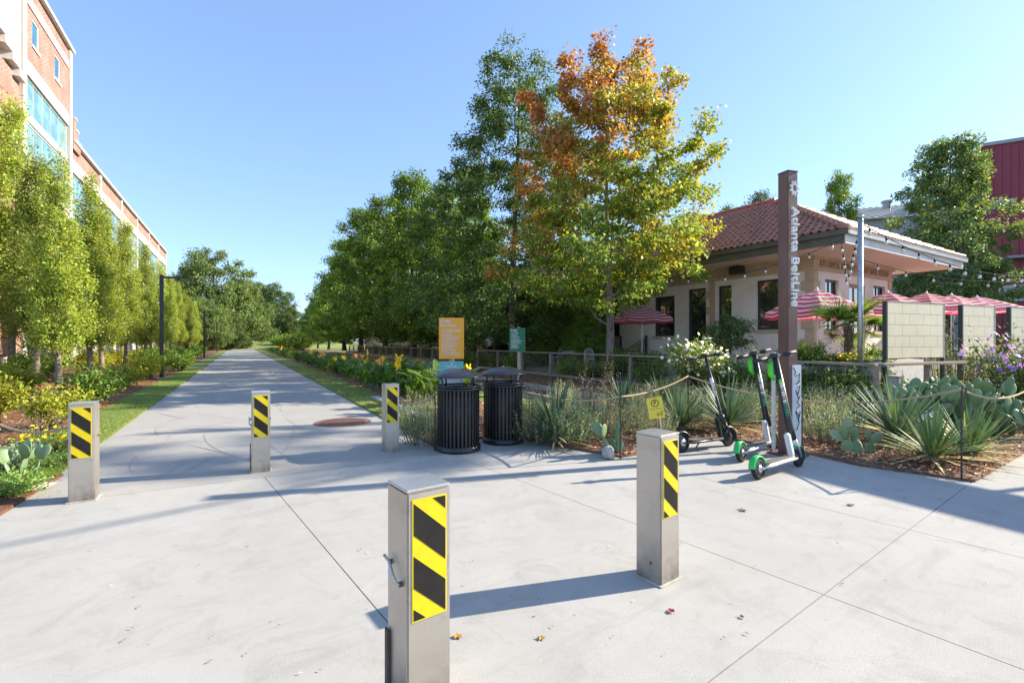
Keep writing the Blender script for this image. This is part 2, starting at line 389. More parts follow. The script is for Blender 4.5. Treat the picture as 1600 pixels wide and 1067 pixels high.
M['whitebrick'] = whitebrick('painted_brick', (0.84, 0.75, 0.68), (0.80, 0.71, 0.65), (0.68, 0.60, 0.55), 1)
M['redbrick'] = whitebrick('red_brick', (0.36, 0.165, 0.12), (0.27, 0.115, 0.085), (0.48, 0.39, 0.34), 1, 0.42, 0.14)
M['purplebrick'] = whitebrick('dark_brick', (0.16, 0.03, 0.045), (0.13, 0.025, 0.04), (0.2, 0.08, 0.08), 1, 0.3, 0.1)
M['stone'] = mat('tan_stone', (0.52, 0.40, 0.28), (0.45, 0.34, 0.24), 3, 0.85, bmp=0.2)
M['stonedark'] = mat('engraved_stone', (0.33, 0.235, 0.155), None, 3, 0.9)
M['basestone'] = mat('reddish_base_course', (0.27, 0.17, 0.14), (0.2, 0.13, 0.11), 3, 0.9, bmp=0.3)
M['bconc'] = mat('building_concrete', (0.56, 0.52, 0.47), (0.46, 0.42, 0.38), 0.7, 0.85, bmp=0.1)
M['bgrey'] = mat('grey_cladding', (0.36, 0.37, 0.38), (0.3, 0.31, 0.32), 0.6, 0.6)
M['coping'] = mat('white_coping', (0.72, 0.71, 0.69), None, 1, 0.6)
M['soffit'] = mat('cream_soffit', (0.72, 0.58, 0.47), (0.67, 0.54, 0.44), 1, 0.7)
M['fascia'] = mat('olive_fascia', (0.085, 0.08, 0.06), (0.12, 0.11, 0.085), 2, 0.5)
M['gutter'] = mat('grey_gutter', (0.36, 0.37, 0.36), None, 2, 0.4, 0.3)
M['tile'] = mat('clay_tile', (0.50, 0.205, 0.14), (0.34, 0.14, 0.10), 2.2, 0.6, bmp=0.25, bscale=30, kind='World', rrange=0.1)
M['framedark'] = mat('dark_window_frame', (0.035, 0.045, 0.04), None, 5, 0.45)
M['framegrey'] = mat('pale_window_frame', (0.50, 0.56, 0.56), None, 5, 0.45)
def glass_mat(name, tint, rough=0.04):
    m, nt, b = node_mat(name); v = coords(nt)
    nt.links.new(mixcol(nt, ramp(nt, noise(nt, 0.9, 3, 0.5, v), 0.4, 0.6), tint, tuple(x*0.6 for x in tint)), b.inputs['Base Color'])
    b.inputs['Roughness'].default_value = rough; b.inputs['Specular IOR Level'].default_value = 1.0
    b.inputs['IOR'].default_value = 1.7; b.inputs['Coat Weight'].default_value = 0.6
    return m
M['glass'] = glass_mat('dark_window_glass', (0.03, 0.04, 0.035))
M['glassblue'] = glass_mat('blue_window_glass', (0.02, 0.16, 0.26))
M['glassteal'] = glass_mat('teal_curtain_glass', (0.20, 0.42, 0.42))
M['bulb'] = mat('frosted_bulb', (0.82, 0.82, 0.80), None, 2, 0.15)
M['barnred'] = mat('red_metal_siding', (0.30, 0.035, 0.055), (0.25, 0.028, 0.045), 0.6, 0.45)
M['greymetal'] = mat('pale_metal_siding', (0.38, 0.40, 0.38), (0.33, 0.35, 0.33), 0.6, 0.5)
M['metalroof'] = mat('ribbed_metal_roof', (0.50, 0.46, 0.38), None, 0.8, 0.45, 0.3)
def cloth_mat(name, c):
    m, nt, b = node_mat(name); v = coords(nt)
    nt.links.new(mixcol(nt, noise(nt, 3, 3, 0.5, v), c, tuple(x*0.88 for x in c)), b.inputs['Base Color']); b.inputs['Roughness'].default_value = 0.8
    t = nt.nodes.new('ShaderNodeBsdfTranslucent'); t.inputs['Color'].default_value = (*c, 1)
    mx = nt.nodes.new('ShaderNodeMixShader'); mx.inputs[0].default_value = 0.5
    nt.links.new(b.outputs[0], mx.inputs[1]); nt.links.new(t.outputs[0], mx.inputs[2])
    nt.links.new(mx.outputs[0], nt.nodes['Material Output'].inputs['Surface'])
    return m
M['clothred'] = cloth_mat('red_canvas', (0.66, 0.07, 0.15)); M['clothwhite'] = cloth_mat('white_canvas', (0.80, 0.70, 0.74))
M['skin'] = mat('skin', (0.45, 0.27, 0.2), None, 4, 0.6); M['shirt'] = mat('white_shirt', (0.86, 0.86, 0.86), (0.78, 0.78, 0.8), 9, 0.85)
M['shorts'] = mat('dark_shorts', (0.02, 0.02, 0.025), None, 5, 0.85); M['hair'] = mat('dark_hair', (0.035, 0.022, 0.015), None, 20, 0.6)
M['tanpanel'] = mat('tan_glazed_panel', (0.80, 0.70, 0.47), (0.74, 0.63, 0.42), 2.5, 0.4, rrange=0.08)
M['tanjoint'] = mat('panel_joint', (0.56, 0.48, 0.33), None, 3, 0.8)
M['chairgreen'] = mat('green_chair_paint', (0.16, 0.42, 0.08), None, 4, 0.4)
M['rock'] = mat('pale_rock', (0.50, 0.47, 0.43), (0.36, 0.33, 0.30), 8, 0.9, bmp=0.6, bscale=30)

def scuff(m, col, amt):                              # fine scratches and rubbed patches on sheet faces
    nt = m.node_tree; b = nt.nodes['Principled BSDF']; src = b.inputs['Base Color'].links[0].from_socket
    v = coords(nt, 'Object', (60, 60, 6)); f = ramp(nt, noise(nt, 3, 6, 0.8, v, 1.5), 0.62, 0.74)
    v2 = coords(nt); f2 = ramp(nt, noise(nt, 14, 6, 0.75, v2), 0.6, 0.8)
    mu = nt.nodes.new('ShaderNodeMath'); mu.operation = 'MAXIMUM'; nt.links.new(f, mu.inputs[0]); nt.links.new(f2, mu.inputs[1])
    m2 = nt.nodes.new('ShaderNodeMath'); m2.operation = 'MULTIPLY'; m2.inputs[1].default_value = amt; nt.links.new(mu.outputs[0], m2.inputs[0])
    nt.links.new(mixcol(nt, m2.outputs[0], src, col), b.inputs['Base Color'])
scuff(M['yellow'], (0.42, 0.33, 0.06), 0.35); scuff(M['stripe'], (0.12, 0.11, 0.10), 0.6); scuff(M['steel'], (0.26, 0.21, 0.17), 0.45)
scuff(M['black'], (0.10, 0.095, 0.09), 0.35); scuff(M['white'], (0.5, 0.49, 0.47), 0.3); scuff(M['greenp'], (0.02, 0.30, 0.08), 0.3); scuff(M['cactus'], (0.22, 0.22, 0.12), 0.35)

# ------------------------------------------------------------------ ground, plaza, trail, beds
def sheet(name, poly, z0, z1, m, kind='structure', parent=None):
    mb = MB(); mb.prism([(p[0], p[1]) for p in poly], z0, z1)
    return mb.build(name, m, parent, kind=kind)
sheet('ground', [(-500, -200), (500, -200), (500, 700), (-500, 700)], -0.5, -0.12, M['ground'])

plaza = sheet('plaza_pavement', [(-13, -9), (26, -9), (26, 14), (-6, 12)], -0.119, -0.05, M['soil'])
TX = Vector((0.8, 0.6)); TY = Vector((-0.6, 0.8))
xs = [-13.5, 1.02, 3.20, 4.85, 10.5, 18]; ys = [-10, 1.186, 9.6]
for i in range(len(xs)-1):
    for j in range(len(ys)-1):
        g = 0.0035
        poly = [TX*a+TY*b for a, b in ((xs[i]+g, ys[j]+g), (xs[i+1]-g, ys[j]+g), (xs[i+1]-g, ys[j+1]-g), (xs[i]+g, ys[j+1]-g))]
        sheet('slab', poly, -0.05, 0.0, M['concrete'], None, plaza)
TL, TR = -1.78, 2.42
trail = sheet('trail', [W(6.0, TL), W(6.0, TR), W(112, TR), W(112, TL)], -0.118, -0.04, M['soil'])
ss = [6.0, 12.5, 21, 30, 39, 48, 60, 75, 90, 112]
for a, b in zip(ss[:-1], ss[1:]):
    g = 0.003
    sheet('slab', [W(a+g, TL), W(a+g, TR), W(b-g, TR), W(b-g, TL)], -0.04, 0.004, M['trail'], None, trail)
# the bend at the far end, curving away to the right
bend = []; inner = []
for k in range(9):
    a = k/8*R(55); rr = 24
    c = Vector((W(112, TR+rr).x, W(112, TR+rr).y))
    for lst, q in ((inner, rr), (bend, rr+(TR-TL))):
        lst.append((c.x + (-PN.x*math.cos(a)+PU.x*math.sin(a))*q, c.y + (-PN.y*math.cos(a)+PU.y*math.sin(a))*q))
sheet('slab', bend+inner[::-1], -0.04, 0.004, M['trail'], None, trail)
# tyre scuffs on the trail, thin and curved
tm = MB(); rnd = random.Random(4)
M['scuff'] = mat('tyre_scuff', (0.27, 0.262, 0.25), (0.36, 0.35, 0.33), 7, 0.85, kind='World')
for k in range(34):
    s0, n0 = 6.2+9*rnd.random()**1.5, rnd.uniform(-1.4, 1.9); ang = rnd.uniform(-0.5, 0.5); cur = rnd.uniform(-0.45, 0.45)
    pts = []; p = Vector((s0, n0)); L = rnd.uniform(0.8, 2.8); wd = rnd.uniform(0.005, 0.011)
    for q in range(14):
        pts.append(p.copy()); p = p+Vector((math.cos(ang), math.sin(ang)))*L/13; ang += cur*L/13
        p.y = min(max(p.y, -1.6), 2.2)
    vs = []
    for q, p in enumerate(pts):
        t = (pts[min(q+1, 13)]-pts[max(q-1, 0)]).normalized(); nn = Vector((-t.y, t.x))*wd*math.sin(math.pi*(q+0.4)/14)
        for sg in (-1, 1): w_ = W(p.x+sg*nn.x, p.y+sg*nn.y, 0.0065+0.0001*k); vs.append(w_)
    tm.add(vs, [(2*q, 2*q+2, 2*q+3, 2*q+1) for q in range(13)])
tm.build('tyre_marks', M['scuff'], trail, kind='stuff')

# beds and lawns
left_bed = sheet('pine_straw_bed', [G(-420, 1050), G(0, 806), G(100, 743), W(7.2, TL-0.02), W(7.8, -2.55), W(112, -2.6), W(112, -11.3), W(-8, -11.3)], -0.1, 0.03, M['straw'])
sheet('left_verge', [W(6.9, TL-0.005), W(7.6, -2.62), W(112, -2.75), W(112, TL-0.005)], -0.09, 0.036, M['lawn'])
BED = [W(8.0, TR+0.004), (-1.05, 6.72), (-0.98, 7.05), (-0.2, 7.68), (0.18, 7.55), (0.25, 7.28), (1.42, 6.24), (2.05, 6.62), (2.5, 7.25), (3.33, 7.38), (3.90, 6.50),
       (4.18, 5.83), (4.93, 5.15), (6.9, 6.5), (14, 11.4), (11.5, 12.3), (7.75, 10.35), W(64, 11.7), W(112, 11.7), W(112, TR+0.004)]
right_bed = sheet('mulch_bed', BED, -0.1, 0.03, M['mulch'])
sheet('right_verge', [W(8.05, TR+0.004), W(8.6, 2.9), W(9.2, 3.35), W(112, 3.4), W(112, TR+0.004)], -0.09, 0.037, M['lawn'])
sheet('garden_lawn', [W(7.9, 4.5), W(8.2, 6.35), W(60, 6.35), W(60, 5.2), W(10, 5.1)], -0.08, 0.040, M['lawn'])
patio = sheet('patio', [W(64, 11.7), (7.72, 10.38), (11.5, 12.3), (40, 26), (44, 80), W(64, 45)], -0.1, 0.30, M['patio'])
sheet('back_lot', [(11.6, 12.2), (14, 11.45), (90, 30), (90, 90), (40.2, 26)], -0.1, 0.02, M['patio'])
# grassy rise where the trail bends
mb = MB(); nx = 16; prof = []
for i in range(nx+1):
    for j in range(nx+1):
        u, v = i/nx*2-1, j/nx*2-1; r2 = max(0, 1-u*u-v*v)
        c = W(150, -6); prof.append((c.x+u*40, c.y+v*30, -0.1+3.0*r2))
mb.add(prof, [(i*(nx+1)+j, (i+1)*(nx+1)+j, (i+1)*(nx+1)+j+1, i*(nx+1)+j+1) for i in range(nx) for j in range(nx)])
mb.build('grass_mound', M['lawn'], None, True, 'structure')

# litter: pine needles, bark chips, grass blades
def inside(poly, x, y):
    c = np.zeros(len(x), bool); n = len(poly)
    for i in range(n):
        x1, y1 = poly[i][0], poly[i][1]; x2, y2 = poly[(i+1) % n][0], poly[(i+1) % n][1]
        cond = ((y1 > y) != (y2 > y)) & (x < (x2-x1)*(y-y1)/((y2-y1) if abs(y2-y1) > 1e-9 else 1e-9)+x1); c ^= cond
    return c
def scatter(n, s0, s1, n0, n1, rng, poly=None, near=True):
    s = s0+(s1-s0)*rng.random(n)**(1.7 if near else 1); t = n0+(n1-n0)*rng.random(n)
    x = PU.x*s+PN.x*t; y = PU.y*s+PN.y*t
    if poly is not None:
        k = inside(poly, x, y); x, y = x[k], y[k]
    return x, y
rng = np.random.default_rng(3)
x, y = scatter(26000, 2, 30, -9, -2.4, rng)
k = inside([G(-420, 1050), G(0, 806), G(100, 743), W(7.2, TL), W(7.8, -2.55), W(112, -2.6), W(112, -11), W(-8, -11)], x, y); x, y = x[k], y[k]; n = len(x)
a = rng.random(n)*6.28; D = np.stack([np.cos(a), np.sin(a), rng.normal(0.06, 0.2, n)], 1)
cols = jit((0.34, 0.16, 0.075), n, rng, 0.4)
link('pine_needles', leaf_mesh('pine_needles', np.stack([x, y, 0.035+0.03*rng.random(n)], 1), D, np.tile([0, 0, 1.0], (n, 1))+rng.normal(0, 0.3, (n, 3)), rng.uniform(0.06, 0.16, n), 0.010, cols, M['chip'], 0.05), None, 'stuff')['label'] = 'reddish fallen pine needles covering the left bed'
x, y = scatter(30000, -3, 26, 2.5, 11.5, rng, BED); x2, y2 = scatter(34000, -1, 9.5, 2.5, 10, rng, BED, False); x, y = np.concatenate([x, x2]), np.concatenate([y, y2]); n = len(x)
a = rng.random(n)*6.28; D = np.stack([np.cos(a), np.sin(a), rng.normal(0.03, 0.2, n)], 1)
cols = jit((0.27, 0.155, 0.095), n, rng, 0.5)
link('bark_chips', leaf_mesh('bark_chips', np.stack([x, y, 0.033+0.035*rng.random(n)], 1), D, np.tile([0, 0, 1.0], (n, 1))+rng.normal(0, 0.35, (n, 3)), rng.uniform(0.03, 0.10, n), rng.uniform(0.010, 0.032, n), cols, M['chip'], 0.1), None, 'stuff')['label'] = 'brown bark chips strewn over the right hand beds'
def grass(name, label, areas, rng):
    Ps = []
    for n, s0, s1, n0, n1, poly in areas:
        x, y = scatter(n, s0, s1, n0, n1, rng, poly); Ps.append(np.stack([x, y, np.full(len(x), 0.03)], 1))
    P = np.concatenate(Ps); n = len(P)
    D = np.stack([rng.normal(0, 0.35, n), rng.normal(0, 0.35, n), np.ones(n)], 1)
    cols = jit((0.17, 0.24, 0.045), n, rng, 0.25)
    o = link(name, blade_mesh(name, P, D, rng.uniform(0.03, 0.075, n), 0.007, 0.2, cols, M['leafthin'], 1, rng.random(n)*3.1), None, 'stuff'); o['label'] = label
grass('grass_blades', 'short mown grass along both trail verges and the small lawn', [(26000, 7.0, 30, -2.6, -1.74, [W(6.95, TL+0.035), W(7.65, -2.6), W(112, -2.7), W(112, TL+0.035)]),
      (26000, 8.1, 32, 2.38, 3.35, [W(8.05, TR-0.035), W(8.6, 2.9), W(9.2, 3.35), W(112, 3.4), W(112, TR-0.035)]),
      (22000, 8, 34, 4.55, 6.3, [W(7.95, 4.55), W(8.25, 6.3), W(60, 6.3), W(60, 5.2), W(10, 5.1)])], rng)

# concrete edging strip by the bollard and the two old rails in the garden
mb = MB(); mb.cbox((0, 0, 0.03), (0.2, 3.7, 0.12), 0.01)
o = mb.build('edging_strip', M['concrete']); o.location = W(10.8, 3.02, 0.01); o.rotation_euler = (0, 0, TRAIL_ROT); tag(o, 'short pale concrete edging strip in the grass behind the bollard by the trail', 'kerb')
for n_, lb in ((6.62, 'pale old rail nearer to the trail, lying beside the garden lawn'), (8.05, 'pale old rail nearer to the wooden fence, lying in the mulch')):
    t = thing('garden_rail', lb, 'rail', W(7.6, n_, 0.03), TRAIL_ROT, 'old rails in the garden')
    mb = MB(); mb.b2((-0.035, 0, 0.09), (0.035, 62, 0.13)); mb.build('rail_head', M['rail'], t)
    mb = MB(); mb.b2((-0.01, 0, 0.02), (0.01, 62, 0.09)); mb.build('rail_web', M['rail'], t)
    mb = MB(); mb.b2((-0.065, 0, 0.0), (0.065, 62, 0.02)); mb.build('rail_foot', M['rail'], t)
    if n_ > 7: continue
    for q in range(14):
        mb = MB(); mb.box((0.72, 0.8+q*1.6, -0.005), (2.3, 0.2, 0.05)); mb.build('sleeper', M['wooddark'], t)
# manhole cover
t = thing('manhole_cover', 'round rusty manhole cover set into the trail', 'manhole cover', G(536, 659, 0.004) + Vector((0, 0, 0.004)), R(20))
mb = MB(); mb.lathe([(0.0, 0.002), (0.44, 0.002), (0.47, 0.004), (0.50, 0.003), (0.51, 0)], 40); mb.build('frame_ring', M['rust'], t)
mb = MB(); mb.lathe([(0.0, 0.010), (0.42, 0.010), (0.43, 0.003)], 40); cv = mb.build('cover', M['rust'], t)
mb = MB()
for q in range(-7, 8):
    hw = math.sqrt(max(0, 0.40**2-(q*0.052)**2)); mb.box((0, q*0.052, 0.0115), (2*hw, 0.02, 0.003))
mb.build('tread_pattern', M['rust'], cv)
mb = MB(); mb.box((0.0, 0.0, 0.0135), (0.03, 0.7, 0.003), rz=R(60)); mb.build('slot', M['soil'], cv)

# ------------------------------------------------------------------ walls with real openings
def wall_boxes(mb, a0, a1, z0, z1, ops, mp, th, mi=0):
    cuts = sorted({a0, a1}|{o[0] for o in ops}|{o[1] for o in ops})
    for u, v in zip(cuts[:-1], cuts[1:]):
        hit = sorted([o for o in ops if o[0] <= u+1e-6 and o[1] >= v-1e-6], key=lambda o: o[2])
        z = z0
        for o in hit:
            if o[2] > z: mb.b2(mp(u, z, 0), mp(v, o[2], th), mi)
            z = o[3]
        if z < z1: mb.b2(mp(u, z, 0), mp(v, z1, th), mi)
def window(parent, mp, a0, a1, z0, z1, nx, nz, fm, gm, inset=0.1, fr=0.06, name='window', sill=None, sillm=None, label=None):
    """mp(a, z, depth): depth grows into the wall. frame is the part, panes and sill its sub-parts"""
    mb = MB(); i0, i1 = inset, inset+0.07
    mb.b2(mp(a0, z0, i0), mp(a0+fr, z1, i1)); mb.b2(mp(a1-fr, z0, i0), mp(a1, z1, i1))
    mb.b2(mp(a0+fr, z0, i0), mp(a1-fr, z0+fr, i1)); mb.b2(mp(a0+fr, z1-fr, i0), mp(a1-fr, z1, i1))
    w = (a1-a0-2*fr)/nx; h = (z1-z0-2*fr)/nz; bw = fr*0.4
    for i in range(1, nx): mb.b2(mp(a0+fr+i*w-bw/2, z0+fr, i0+0.008), mp(a0+fr+i*w+bw/2, z1-fr, i1))
    for j in range(1, nz): mb.b2(mp(a0+fr, z0+fr+j*h-bw/2, i0+0.012), mp(a1-fr, z0+fr+j*h+bw/2, i1-0.004))
    f = mb.build(name, fm, parent)
    if label: f['label'] = label
    for i in range(nx):
        for j in range(nz):
            p = MB(); p.b2(mp(a0+fr+i*w+0.001, z0+fr+j*h+0.001, i0+0.035), mp(a0+fr+(i+1)*w-0.001, z0+fr+(j+1)*h-0.001, i0+0.05)); p.build('pane', gm, f)
    if sill is not None:
        s_ = MB(); s_.b2(mp(a0-0.08, z0-sill, -0.07), mp(a1+0.08, z0-0.001, inset+0.05)); s_.build('sill', sillm, f)
    return f

# ------------------------------------------------------------------ the old depot
DR = R(31.9)
depot = thing('depot_building', 'single storey old railway depot with red clay tile hip roof and wide eaves', 'building', (10.6, 17.0, 0), DR)
L, WD = 58.0, 6.3
mpl = lambda a, z, d: (d, a, z)                     # long wall, facing the trail
mpe = lambda a, z, d: (a, d, z)                     # end wall, facing the plaza
lops = [(0.8, 2.1, 1.95, 3.85), (3.15, 3.8, 0.95, 3.8), (4.35, 5.3, 0.9, 3.8), (6.0, 7.2, 1.75, 3.6)]+[(q, q+1.5, 1.75, 3.7) for q in (9.5, 13, 16.5, 20, 23.5, 27, 30.5, 34, 38, 42, 46, 50)]
eops = [(0.8, 1.8, 1.9, 3.75), (2.6, 3.9, 0.9, 3.7), (4.65, 5.7, 1.9, 3.75)]
mb = MB(); wall_boxes(mb, 0.0, L, 0.9, 4.02, lops, mpl, 0.3)
mb.b2((WD-0.3, 0, 0.9), (WD, L, 4.02)); mb.b2((0.3, L-0.3, 0.9), (WD-0.3, L, 4.02)); mb.build('wall', M['whitebrick'], depot)
mb = MB(); wall_boxes(mb, 0.3, WD-0.3, 0.9, 4.02, eops, mpe, 0.3); mb.build('wall', M['whitebrick'], depot)
mb = MB(); mb.b2((-0.08, -0.08, 0.0), (WD+0.08, L+0.08, 0.9)); mb.build('base_course', M['basestone'], depot)
mb = MB(); mb.b2((-0.06, -0.06, 4.02), (WD+0.06, L+0.06, 4.12)); mb.build('belt_course', M['stone'], depot)
mb = MB(); mb.b2((-0.02, -0.02, 4.12), (WD+0.02, L+0.02, 4.86)); fz = mb.build('frieze', M['stone'], depot)
mb = MB(); mb.b2((-0.10, -0.10, 4.42), (WD+0.10, -0.02, 4.50)); mb.b2((-0.10, -0.02, 4.42), (-0.02, L, 4.50)); mb.build('cornice_strip', M['stone'], depot)
me = text_mesh('ATLANTA & WEST POINT RAIL ROAD', 0.30, 0.012, 0.004, 1.12)
letters(me, M['stonedark'], depot, (3.15, -0.03, 4.27), (1, 0, 0), (0, 0, 1))
# quoin blocks at the corner and beside the door bay
for (mp, a, sd) in ((mpl, 0.0, 1), (mpe, 0.0, 1), (mpl, 3.9, 1), (mpe, 5.95, 1)):
    for q in range(9):
        w = 0.42 if q % 2 else 0.28
        if mp is mpe and a > 1: w = 0.34
        b_ = MB(); b_.cbox([ (p+r)/2 for p, r in zip(mp(a+0.002, 0.905+q*0.345, -0.03), mp(a+w, 0.905+q*0.345+0.335, 0.02))], [abs(p-r) for p, r in zip(mp(a, 0.9+q*0.345, -0.03), mp(a+w, 0.9+q*0.345+0.335, 0.02))], 0.008)
        b_.build('quoin_block', M['stone'], depot)
for k_, o_ in enumerate(lops):
    if k_ in (1, 2):
        window(depot, mpl, *o_, 1 if k_ == 1 else 2, 3 if k_ == 1 else 1, M['framedark'], M['glass'], 0.12, 0.07, name='door')
        if k_ == 2:                                  # chevron ironwork on the door
            mb = MB()
            for q in range(6):
                zc = 1.25+q*0.42; ym = (o_[0]+o_[1])/2
                for e in (o_[0]+0.07, o_[1]-0.07): mb.tube([(0.10, ym, zc), (0.10, e, zc+0.33)], 0.022, 4)
            mb.build('chevron_grille', M['framedark'], depot)
    else: window(depot, mpl, *o_, 2, 3, M['framedark'], M['glass'], 0.1, 0.07, sill=0.12, sillm=M['stone'])
for k_, o_ in enumerate(eops):
    if k_ == 1: window(depot, mpe, *o_, 2, 2, M['wood'], M['glass'], 0.1, 0.12, name='door')
    else: window(depot, mpe, *o_, 2, 3, M['framedark'], M['glass'], 0.1, 0.07, sill=0.12, sillm=M['stone'])
mb = MB(); mb.b2((0.35, 0.35, 0.95), (WD-0.35, L-0.35, 1.0)); mb.build('floor', M['wooddark'], depot)
OV = 1.8
mb = MB(); mb.b2((-OV+0.03, -OV+0.03, 4.50), (WD+OV-0.03, -0.10, 4.54)); mb.b2((-OV+0.03, -0.10, 4.50), (-0.10, L+OV, 4.54)); mb.b2((WD+0.02, -0.10, 4.50), (WD+OV-0.03, L+OV, 4.54)); mb.build('soffit', M['soffit'], depot)
for lo, hi, mm in (((-OV, -OV+0.03, 4.46), (-OV+0.03, L+OV, 4.80), 'fascia'), ((-OV, -OV, 4.46), (WD+OV, -OV+0.03, 4.80), 'coping'), ((WD+OV-0.03, -OV+0.03, 4.46), (WD+OV, L+OV, 4.80), 'fascia')):
    mb = MB(); mb.b2(lo, hi); mb.build('fascia_board', M[mm], depot)
for lo, hi in (((-OV-0.12, -OV-0.12, 4.72), (-OV, L+OV, 4.86)), ((-OV, -OV-0.12, 4.72), (WD+OV+0.12, -OV, 4.86))):
    mb = MB(); mb.b2(lo, hi); mb.b2((lo[0]-0.015, lo[1]-0.015, 4.86), (hi[0]+0.0, hi[1]+0.0, 4.88)); mb.build('gutter', M['gutter'] if lo[1] == hi[1]-0.0 or hi[0] > 0 else M['fascia'], depot)
# hip roof deck, then the tiles laid course by course
ZE, RISE, HALF = 4.88, 2.80, WD/2+OV
c = [(-OV, -OV, ZE), (WD+OV, -OV, ZE), (WD+OV, L+OV, ZE), (-OV, L+OV, ZE), (WD/2, -OV+HALF, ZE+RISE), (WD/2, L+OV-HALF, ZE+RISE)]
mb = MB(); mb.add(c, [(0, 1, 4), (1, 2, 5, 4), (2, 3, 5), (3, 0, 4, 5), (3, 2, 1, 0)]); roof = mb.build('roof', M['tile'], depot)
SL = math.hypot(HALF, RISE); TWD, TLN = 0.25, 0.36
def tile_mesh():
    mb = MB(); n = 6; vs = []
    for yv, zo in ((0, 0.052), (TLN+0.05, 0.012)):
        for i in range(n+1):
            t = i/n; vs.append((t*TWD, yv, zo + (0.062*math.sin(math.pi*t/0.62) if t < 0.62 else -0.018*math.sin(math.pi*(t-0.62)/0.38))))
    for i in range(n+1): vs.append((vs[i][0], 0, vs[i][2]-0.028))
    mb.add(vs, [(i, i+1, n+2+i, n+1+i) for i in range(n)]+[(i+1, i, 2*n+2+i, 2*n+3+i) for i in range(n)])
    return mb
tmb = tile_mesh(); tme = tmb.mesh('roof_tile', M['tile'], True)
cnt = 0; rest = MB(); rr_ = random.Random(8)
def tile_frames():
    e1 = Vector((0, -1, 0)); u1 = Vector((HALF, 0, RISE)).normalized()       # trail side
    e2 = Vector((1, 0, 0)); u2 = Vector((0, HALF, RISE)).normalized()        # plaza side
    rows = int(SL/TLN); out = []
    for r in range(rows):
        hd = r*TLN*HALF/SL
        a = -OV+hd+0.06
        while a < WD+OV-hd-TWD: out.append((Vector((a, -OV, ZE))+u2*(r*TLN), e2, u2, a)); a += TWD
        a = -OV+hd+TWD+0.06
        while a < L+OV-hd: out.append((Vector((-OV, a, ZE))+u1*(r*TLN), e1, u1, a+0.4)); a += TWD
    return out
fr_ = tile_frames(); fr_.sort(key=lambda q: (q[0]-Vector((-OV, -OV, ZE))).length)
for i, (p, e, u, a) in enumerate(fr_):
    nn = e.cross(u); Mx = Matrix((e, u, nn)).transposed().to_4x4(); Mx.translation = p+nn*rr_.uniform(0.0, 0.012)+u*rr_.uniform(-0.012, 0.012)
    if i < 300:
        o = link('roof_tile', tme, roof); o.matrix_local = Mx
    else: rest.add(tmb.v, tmb.f, 0, Mx)
rest.build('tile_field', M['tile'], roof, True, 'stuff')
def cap_run(p0, p1, name):
    p0, p1 = Vector(p0), Vector(p1); d = (p1-p0); n = int(d.length/0.42); d.normalize()
    side = d.cross(Vector((0, 0, 1))).normalized(); up = side.cross(d)
    for i in range(n):
        mb = MB(); vs = []
        for t, r in ((0, 0.15), (0.46, 0.12)):
            for k in range(7):
                an = math.pi*k/6; vs.append(p0+d*(i*0.42+t)+side*math.cos(an)*r+up*(math.sin(an)*r*0.9+0.03))
        mb.add(vs, [(k, k+1, 8+k, 7+k) for k in range(6)]+[tuple(range(6, -1, -1))]); mb.build(name, M['tile'], roof, True)
cap_run(c[0], c[4], 'hip_cap'); cap_run(c[1], c[4], 'hip_cap'); cap_run(c[4], (WD/2, 16, ZE+RISE), 'ridge_cap')
mb = MB(); mb.b2((0.2, 7.4, 5.6), (0.85, 8.2, 7.35)); mb.b2((0.13, 7.33, 7.35), (0.92, 8.27, 7.47)); mb.build('chimney', M['redbrick'], depot)
# wooden steps up to the bay door with slatted rails
st = thing('porch_steps', 'dark wooden steps with slatted side rails climbing to the depot wall', 'steps', depot.matrix_basis @ Vector((-0.12, 7.6, 0.3)), DR)
for q in range(5):
    mb = MB(); mb.b2((-0.30-q*0.3, 0, 0.55-q*0.13), (-0.02-q*0.3, 1.6, 0.60-q*0.13)); mb.build('tread', M['wooddark'], st)
for yy in (-0.05, 1.65):
    for q in range(5):
        mb = MB(); mb.tube([(-0.02, yy, 0.85+q*0.14), (-1.6, yy, 0.12+q*0.14)], 0.03, 4); mb.build('rail', M['wooddark'], st)
    for xx, zz in ((-0.05, 1.5), (-1.6, 0.85)):
        mb = MB(); mb.b2((xx-0.04, yy-0.04, 0), (xx+0.04, yy+0.04, zz)); mb.build('post', M['wooddark'], st)
# speaker and spotlights under the eaves
for nm, lb, px_, y_, z_ in (('loudspeaker', 'black loudspeaker mounted under the depot eaves', -0.35, 2.7, 4.3),):
    t = thing(nm, lb, 'speaker', depot.matrix_basis @ Vector((px_, y_, z_)), DR)
    mb = MB(); mb.cbox((0, 0, 0), (0.28, 0.55, 0.3), 0.03); mb.build('cabinet', M['black'], t)
    mb = MB(); mb.tube([(0, 0, 0.15), (0, 0, 0.21)], 0.03, 8); mb.build('bracket', M['black'], t)

# ------------------------------------------------------------------ the long brick building on the left
lb_ = thing('brick_building', 'tall brick and concrete industrial building with teal windows beyond the left trees', 'building', W(39.7, -11.5), TRAIL_ROT)
mpf = lambda a, z, d: (-d, a, z)
mb = MB(); mb.b2((-18, -14, 0), (-0.35, 9.8, 23.9)); mb.b2((-18, 9.8, 0), (-0.35, 65, 17.1)); mb.build('core', M['bconc'], lb_)
def panel(m, a0, a1, z0, z1, x0, x1, ops=(), name='wall_panel'):
    mb = MB(); wall_boxes(mb, a0, a1, z0, z1, list(ops), lambda a, z, d: (x1-d, a, z), x1-x0); return mb.build(name, m, lb_)
def fband(a0, a1, z0, z1): panel(M['bconc'], a0, a1, z0, z1, -0.35, 0.06, name='concrete_band')
